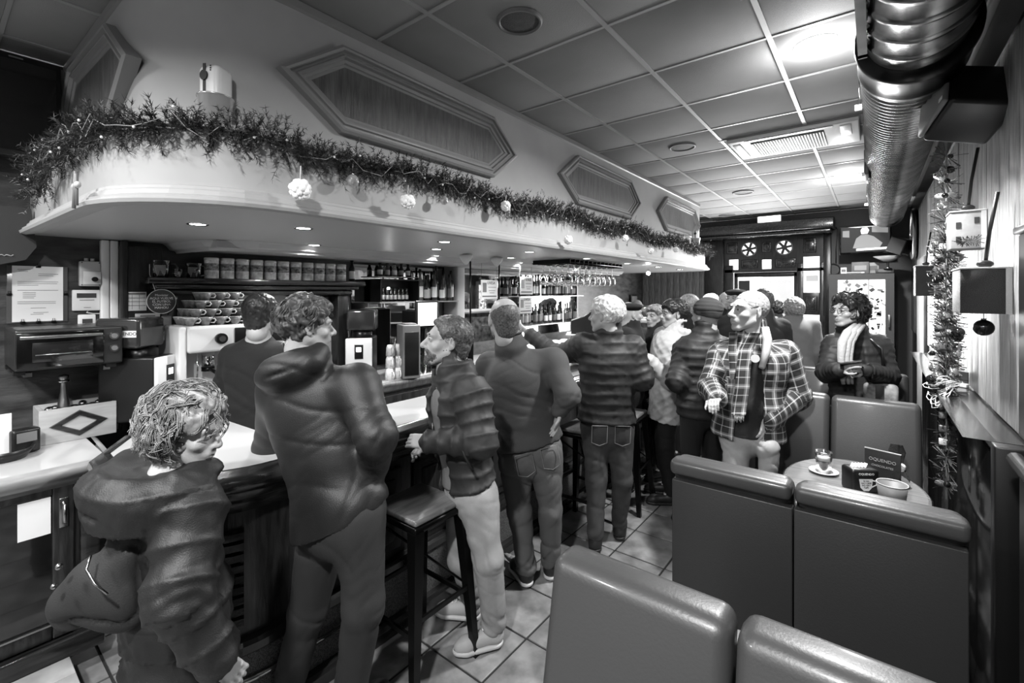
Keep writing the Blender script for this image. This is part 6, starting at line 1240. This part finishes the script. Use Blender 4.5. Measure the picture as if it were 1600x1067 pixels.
# 6 white-haired man
b, J, Rt, up, org, hs, hd = person('person', 'white-haired man in a dark horizontally quilted puffer jacket leaning on the bar', 1.73, P(955, 850, t=3.12)[:2], 0, (-52, 0), hsc=1.0,
    J=dict(hed=Q(947, 494, 3.08), nek=Q(952, 530, 3.10), che=Q(950, 575, 3.1), wai=Q(948, 615, 3.1), pel=Q(948, 658, 3.12), shL=Q(912, 540, 3.12), shR=Q(988, 544, 3.10), elL=Q(872, 556, 3.3), wrL=Q(828, 522, 3.42), elR=Q(1004, 592, 3.05), wrR=Q(1010, 580, 3.30), hiL=Q(930, 665, 3.12), hiR=Q(968, 665, 3.12), knL=Q(932, 750, 3.1), knR=Q(972, 748, 3.13), anL=P(930, 838, z=.10), anR=P(968, 820, z=.10), toL=P(928, 815, z=.03), toR=P(972, 802, z=.03)),
    top=dict(mat=puffd, ex=.018, style='puffer', band=.066, amp=.011, fold=.005, hem=Q(948, 655, 3.12), collar=(.055, .082), arm=.004), legs=dict(mat=jeand, ex=.008, pockets=True), shoes=(dshoe, dshoe), hair=('white', hwhite, 300, .0014), kind='mo', res=.011, gird=1.06)
# 7 woman in pale coat
person('person', 'smiling woman with short dark hair in a pale quilted coat', 1.66, P(1042, 700, t=3.85)[:2], -78, (-88, 0), kind='f', hsc=1.05,
    J=dict(hed=Q(1054, 492, 3.84), nek=Q(1058, 528, 3.84), shL=Q(1062, 547, 3.72), elL=Q(1048, 594, 3.62), wrL=Q(1012, 562, 3.60), hdL=Q(996, 552, 3.60), wrR=Q(1008, 570, 3.95), elR=Q(1040, 590, 4.0)),
    top=dict(mat=palec, ex=.026, style='quilt', band=.075, amp=.009, fold=.006, hem=P(1040, 655, t=3.85), hood=.75, collar=(.05, .08), name='coat', flare=.03), legs=dict(mat=blackt), shoes=(dshoe, dshoe), hair=('fringe', hdark, 200, .0016), res=.012, hcurl=(.8, .8))
# 8 beanie
person('person', 'person in a knitted beanie and dark puffer seen from behind', 1.68, P(1098, 700, t=3.38)[:2], -18, (-25, 0), hsc=1.02,
    J=dict(hed=Q(1103, 494, 3.38), nek=Q(1102, 530, 3.38), shL=Q(1072, 548, 3.45), shR=Q(1130, 548, 3.36), elL=Q(1058, 596, 3.30), wrL=Q(1085, 612, 3.5)),
    top=dict(mat=puffd, ex=.028, style='puffer', band=.06, amp=.012, fold=.004, hem=P(1098, 650, t=3.38), collar=(.045, .082)), legs=dict(mat=blackt), shoes=(dshoe, dshoe), hair=('beanie', cloth('beanie_knit', .2, .95), 0), kind='mo', res=.012, gird=1.06)
b_ = [o for o in scene.objects if o.name.startswith('person')][-1]
# 9 plaid man
b, J, Rt, up, org, hs, hd = person('person', 'bald older man in plaid jacket and tartan scarf, one knee raised', 1.72, P(1160, 800, t=2.95)[:2], -152, (-100, 3), kind='mo', hsc=1.10,
    J=dict(hed=Q(1170, 488, 2.92), nek=Q(1176, 532, 2.94), che=Q(1172, 580, 2.93), wai=Q(1170, 630, 2.93), pel=Q(1168, 672, 2.95), shR=Q(1132, 556, 3.0), shL=Q(1224, 556, 2.95), elR=Q(1113, 606, 2.92), wrR=Q(1121, 622, 2.72), hdR=Q(1110, 632, 2.60), elL=Q(1244, 618, 2.95), wrL=Q(1200, 655, 2.80), hdL=Q(1194, 682, 2.78), hiR=Q(1150, 682, 2.96), hiL=Q(1188, 682, 2.93), knR=Q(1150, 775, 2.93), knL=Q(1199, 700, 2.80), anR=P(1152, 868, z=.10), anL=Q(1203, 795, 2.80), toR=P(1130, 880, z=.03), toL=Q(1200, 815, 2.75)),
    top=dict(mat=plaid('plaid_flannel'), ex=.028, style='soft', fold=.010, hem=Q(1170, 682, 2.95), open=(.05, .085), collar=(.05, .085), collar_open=True, inner=cloth('dark_jumper', .14, .9), inner_up=.02, belly=.02, arm=.008, flare=.01), legs=dict(mat=jeanl, ex=.0, fold=.012), shoes=(dshoe, dshoe), hair=('crop', hgrey, 0), res=.0095, gird=1.10, hcurl=(1.3, .5), hand_n={'R': -ZV-DV*.3, 'L': DV})
plb = b
F9 = cdir(-152)
scm = plaid('scarf_tartan'); so_ = MB()
def ribbon(pts, w, side, th=.006):
    m = MB(); side = unit(side); n = len(pts); vs = []
    for p in pts:
        for a, o_ in ((-1, -th), (1, -th), (1, th), (-1, th)): vs.append(np.array(p)+side*a*w/2+F9*o_)
    fs = [(i*4+k, i*4+(k+1) % 4, (i+1)*4+(k+1) % 4, (i+1)*4+k) for i in range(n-1) for k in range(4)]+[(0, 1, 2, 3), ((n-1)*4+3, (n-1)*4+2, (n-1)*4+1, (n-1)*4)]
    m.add(vs, fs, 0, True); return m
def scarf(nm, pts, w, mt, side=RV):
    o = ob(nm, ribbon([p-org for p in pts], w, side), mt, plb); a = o.data.attributes.new('fab', 'FLOAT_VECTOR', 'POINT'); L = 0; dat = []
    for i, p in enumerate(pts):
        if i: L += np.linalg.norm(np.array(p)-np.array(pts[i-1]))
        dat += [(-w/2, L, 0), (w/2, L, 0), (w/2, L, 0), (-w/2, L, 0)]
    a.data.foreach_set('vector', np.array(dat).ravel()); return o
tch = 2.72
scarf('scarf_end', [Q(1178, 520, 2.78), Q(1166, 545, 2.74), Q(1162, 575, tch), Q(1160, 605, 2.70), Q(1156, 632, 2.70), Q(1154, 648, 2.70)], .085, scm); scarf('scarf_end', [Q(1146, 520, 2.80), Q(1144, 545, 2.76), Q(1146, 570, 2.73), Q(1147, 592, 2.73)], .05, scm)
ff = MB()
for k in range(8): ff.tube([Q(1148+2*k, 647, 2.70)-org, Q(1147.5+2*k, 656+(k % 3)*2, 2.695)-org], .0025, 4)
ob('scarf_fringe', ff, offw, plb)
wl = MB().tube([Q(1196, 512, 2.78)-org, Q(1199, 530, 2.75)-org, Q(1197, 550, 2.74)-org, Q(1190, 575, 2.71)-org], [.020, .026, .024, .016], 10); ob('fleece_lapel', wl, palec, plb)
ob('round_badge', MB().tube([Q(1180, 560, 2.70)-org, Q(1180, 560, 2.694)-org], .024, 20), offw, plb)
# 10 woman with scarf
b, J, Rt, up, org, hs, hd = person('person', 'woman with short curly hair, glasses and pale scarf in a dark quilted jacket', 1.68, P(1335, 800, t=3.50)[:2], -158, (-98, 2), kind='f', hsc=1.06,
    J=dict(hed=Q(1326, 488, 3.48), nek=Q(1335, 524, 3.5), che=Q(1336, 560, 3.5), wai=Q(1338, 592, 3.5), pel=Q(1340, 632, 3.5), shR=Q(1306, 540, 3.55), shL=Q(1372, 542, 3.48), elR=Q(1293, 582, 3.45), wrR=Q(1312, 578, 3.25), hdR=Q(1325, 572, 3.2), elL=Q(1386, 588, 3.4), wrL=Q(1350, 578, 3.22), hdL=Q(1334, 574, 3.18)),
    top=dict(mat=puff, ex=.022, style='puffer', band=.055, amp=.009, fold=.003, hem=P(1338, 640, t=3.5), open=(.03, .03), hood=.7, collar=(.04, .078), inner=cloth('dark_jumper', .14, .9), arm=.006), legs=dict(mat=blackt), shoes=(dshoe, dshoe), hair=('curly', hdark, 900, .0018), res=.0115, gird=1.08, hcurl=(.7, .7))
F9 = cdir(-158); plb = b
pm_ = cloth('pale_scarf', .66, .8, bump=.5, bscale=60)
m = MB()
for (u0, r_) in ((1322, .030), (1330, .028), (1336, .022)): m.tube([Q(u0+14, 508, 3.42)-org, Q(u0+2, 520, 3.33)-org, Q(u0-6, 535, 3.30)-org, Q(u0-8, 558, 3.29)-org, Q(u0-6, 585, 3.28)-org, Q(u0-4, 600, 3.28)-org], [r_*.6, r_, r_, r_*.8, r_*.7, r_*.4], 10)
ob('scarf', m, pm_, b)
gm_ = MB()
for a in (-1, 1): gm_.tube([np.array([a*.032+.020*math.cos(k*PI/7), .108, .008+.017*math.sin(k*PI/7)])*hs @ hd.T+J['hed']-org for k in range(15)], .0018, 5).tube([np.array([a*.052, .108, .012])*hs @ hd.T+J['hed']-org, np.array([a*.080, .0, .012])*hs @ hd.T+J['hed']-org], .0018, 5)
ob('glasses', gm_, black, b)
ph = thing('mobile_phone', 'dark mobile phone held by the woman with the pale scarf', 'phone', tuple(Q(1330, 566, 3.18))); ob('body', MB().box((-.065, -.033, -.004), (.065, .033, .004), c=.003, M=Matrix.Rotation(-.25, 4, 'Y')), black, ph); ob('screen', MB().box((-.06, -.03, .0042), (.06, .03, .005), M=Matrix.Rotation(-.25, 4, 'Y')), dgrey, ph)
hb = thing('shoulder_bag', 'grey striped shoulder bag at the scarf woman\'s hip', 'bag', tuple(Q(1376, 612, 3.32))); ob('bag_body', MB().box((-.10, -.035, -.13), (.10, .035, .06), c=.03), cloth('bag_cloth', .46, .7, var=.2, vscale=16), hb); ob('strap', MB().tube([Q(1382, 590, 3.34)-Q(1376, 612, 3.32), Q(1378, 545, 3.30)-Q(1376, 612, 3.32), Q(1352, 525, 3.45)-Q(1376, 612, 3.32)], .012, 6), black, hb); ob('flap', MB().box((-.03, -.04, -.10), (.02, -.034, .05), c=.002), dgrey, hb)
# people farther back
def far(label, u, v, t, h, torso, head, hair, mt, kind='m', hem=None, style='soft', hood=0, hsc=1., gird=1.):
    g0 = P(u, 500, t=t); dz = P(u, v, t=t)[2]-1.59*h/1.72; top_ = dict(mat=mt, ex=.02, style=style, fold=.01, collar=(.04, .08))
    if hood: top_['hood'] = hood
    Jd = dict(hed=P(u, v, t=t)); 
    return person('person', label, h, g0[:2], torso, head, J=Jd, top=top_, legs=dict(mat=blackt), shoes=(dshoe, dshoe), hair=hair, kind=kind, res=.018, hsc=hsc, gird=gird, core=True)
far('grey-haired man in a plain grey jacket walking away toward the door', 1240, 486, 5.0, 1.70, 5, (15, 0), ('white', hgrey, 0), cloth('grey_jacket', .44, .8), hsc=1.1, gird=1.12)
far('dark-haired person seen from behind in front of the bright doorway', 1213, 484, 6.6, 1.62, 0, (-10, 0), ('wavy', hdark, 0), bk)
far('tall man in a dark coat half hidden behind the plaid man', 1192, 474, 4.1, 1.74, -10, (20, 0), ('short', hbrown, 0), cloth('dark_coat', .11, .8))
far('close-cropped grey man in a dark jacket behind the beanie', 1074, 478, 4.7, 1.70, -150, (-70, 0), ('crop', hgrey, 0), bk, kind='mo')
far('woman with glasses and fair hair in a dark coat left of the pale coat', 1024, 495, 4.35, 1.60, -100, (-120, 0), ('fringe', hblond, 0), bk, kind='f')
far('man in dark beret behind the white-haired man', 985, 492, 4.1, 1.66, -60, (75, 0), ('beret', bk, 0), bk, kind='mo')
far('bald man far behind the pastry case', 996, 480, 6.9, 1.64, 150, (170, 0), ('balding', hgrey, 0), mat('grey_knit', .35, .9), kind='mo')
far('fair bald man facing us in the doorway crowd', 1136, 471, 5.6, 1.70, 170, (175, 0), ('balding', hgrey, 0), cloth('dark_coat', .11, .8))
far('man in a flat beret standing before the street door', 1150, 468, 5.0, 1.72, -150, (-120, 0), ('beret', bk, 0), cloth('dark_coat', .11, .8), kind='mo')
far('person in a white cap behind the beanie', 1113, 474, 6.1, 1.66, 160, (140, 0), ('beanie', paper, 0), bk)
far('person at the far end whose hair shows over the pale coat woman', 1048, 480, 7.2, 1.62, 180, (160, 0), ('white', hgrey, 0), bk)
# text objects to meshes
dg = bpy.context.evaluated_depsgraph_get()
for o in [o for o in scene.objects if o.type == 'FONT']:
    me = bpy.data.meshes.new_from_object(o.evaluated_get(dg)); n = link(o.name, me, o.parent, o.location); n.rotation_euler = o.rotation_euler; nm = o.name; cu_ = o.data; bpy.data.objects.remove(o, do_unlink=True); n.name = nm
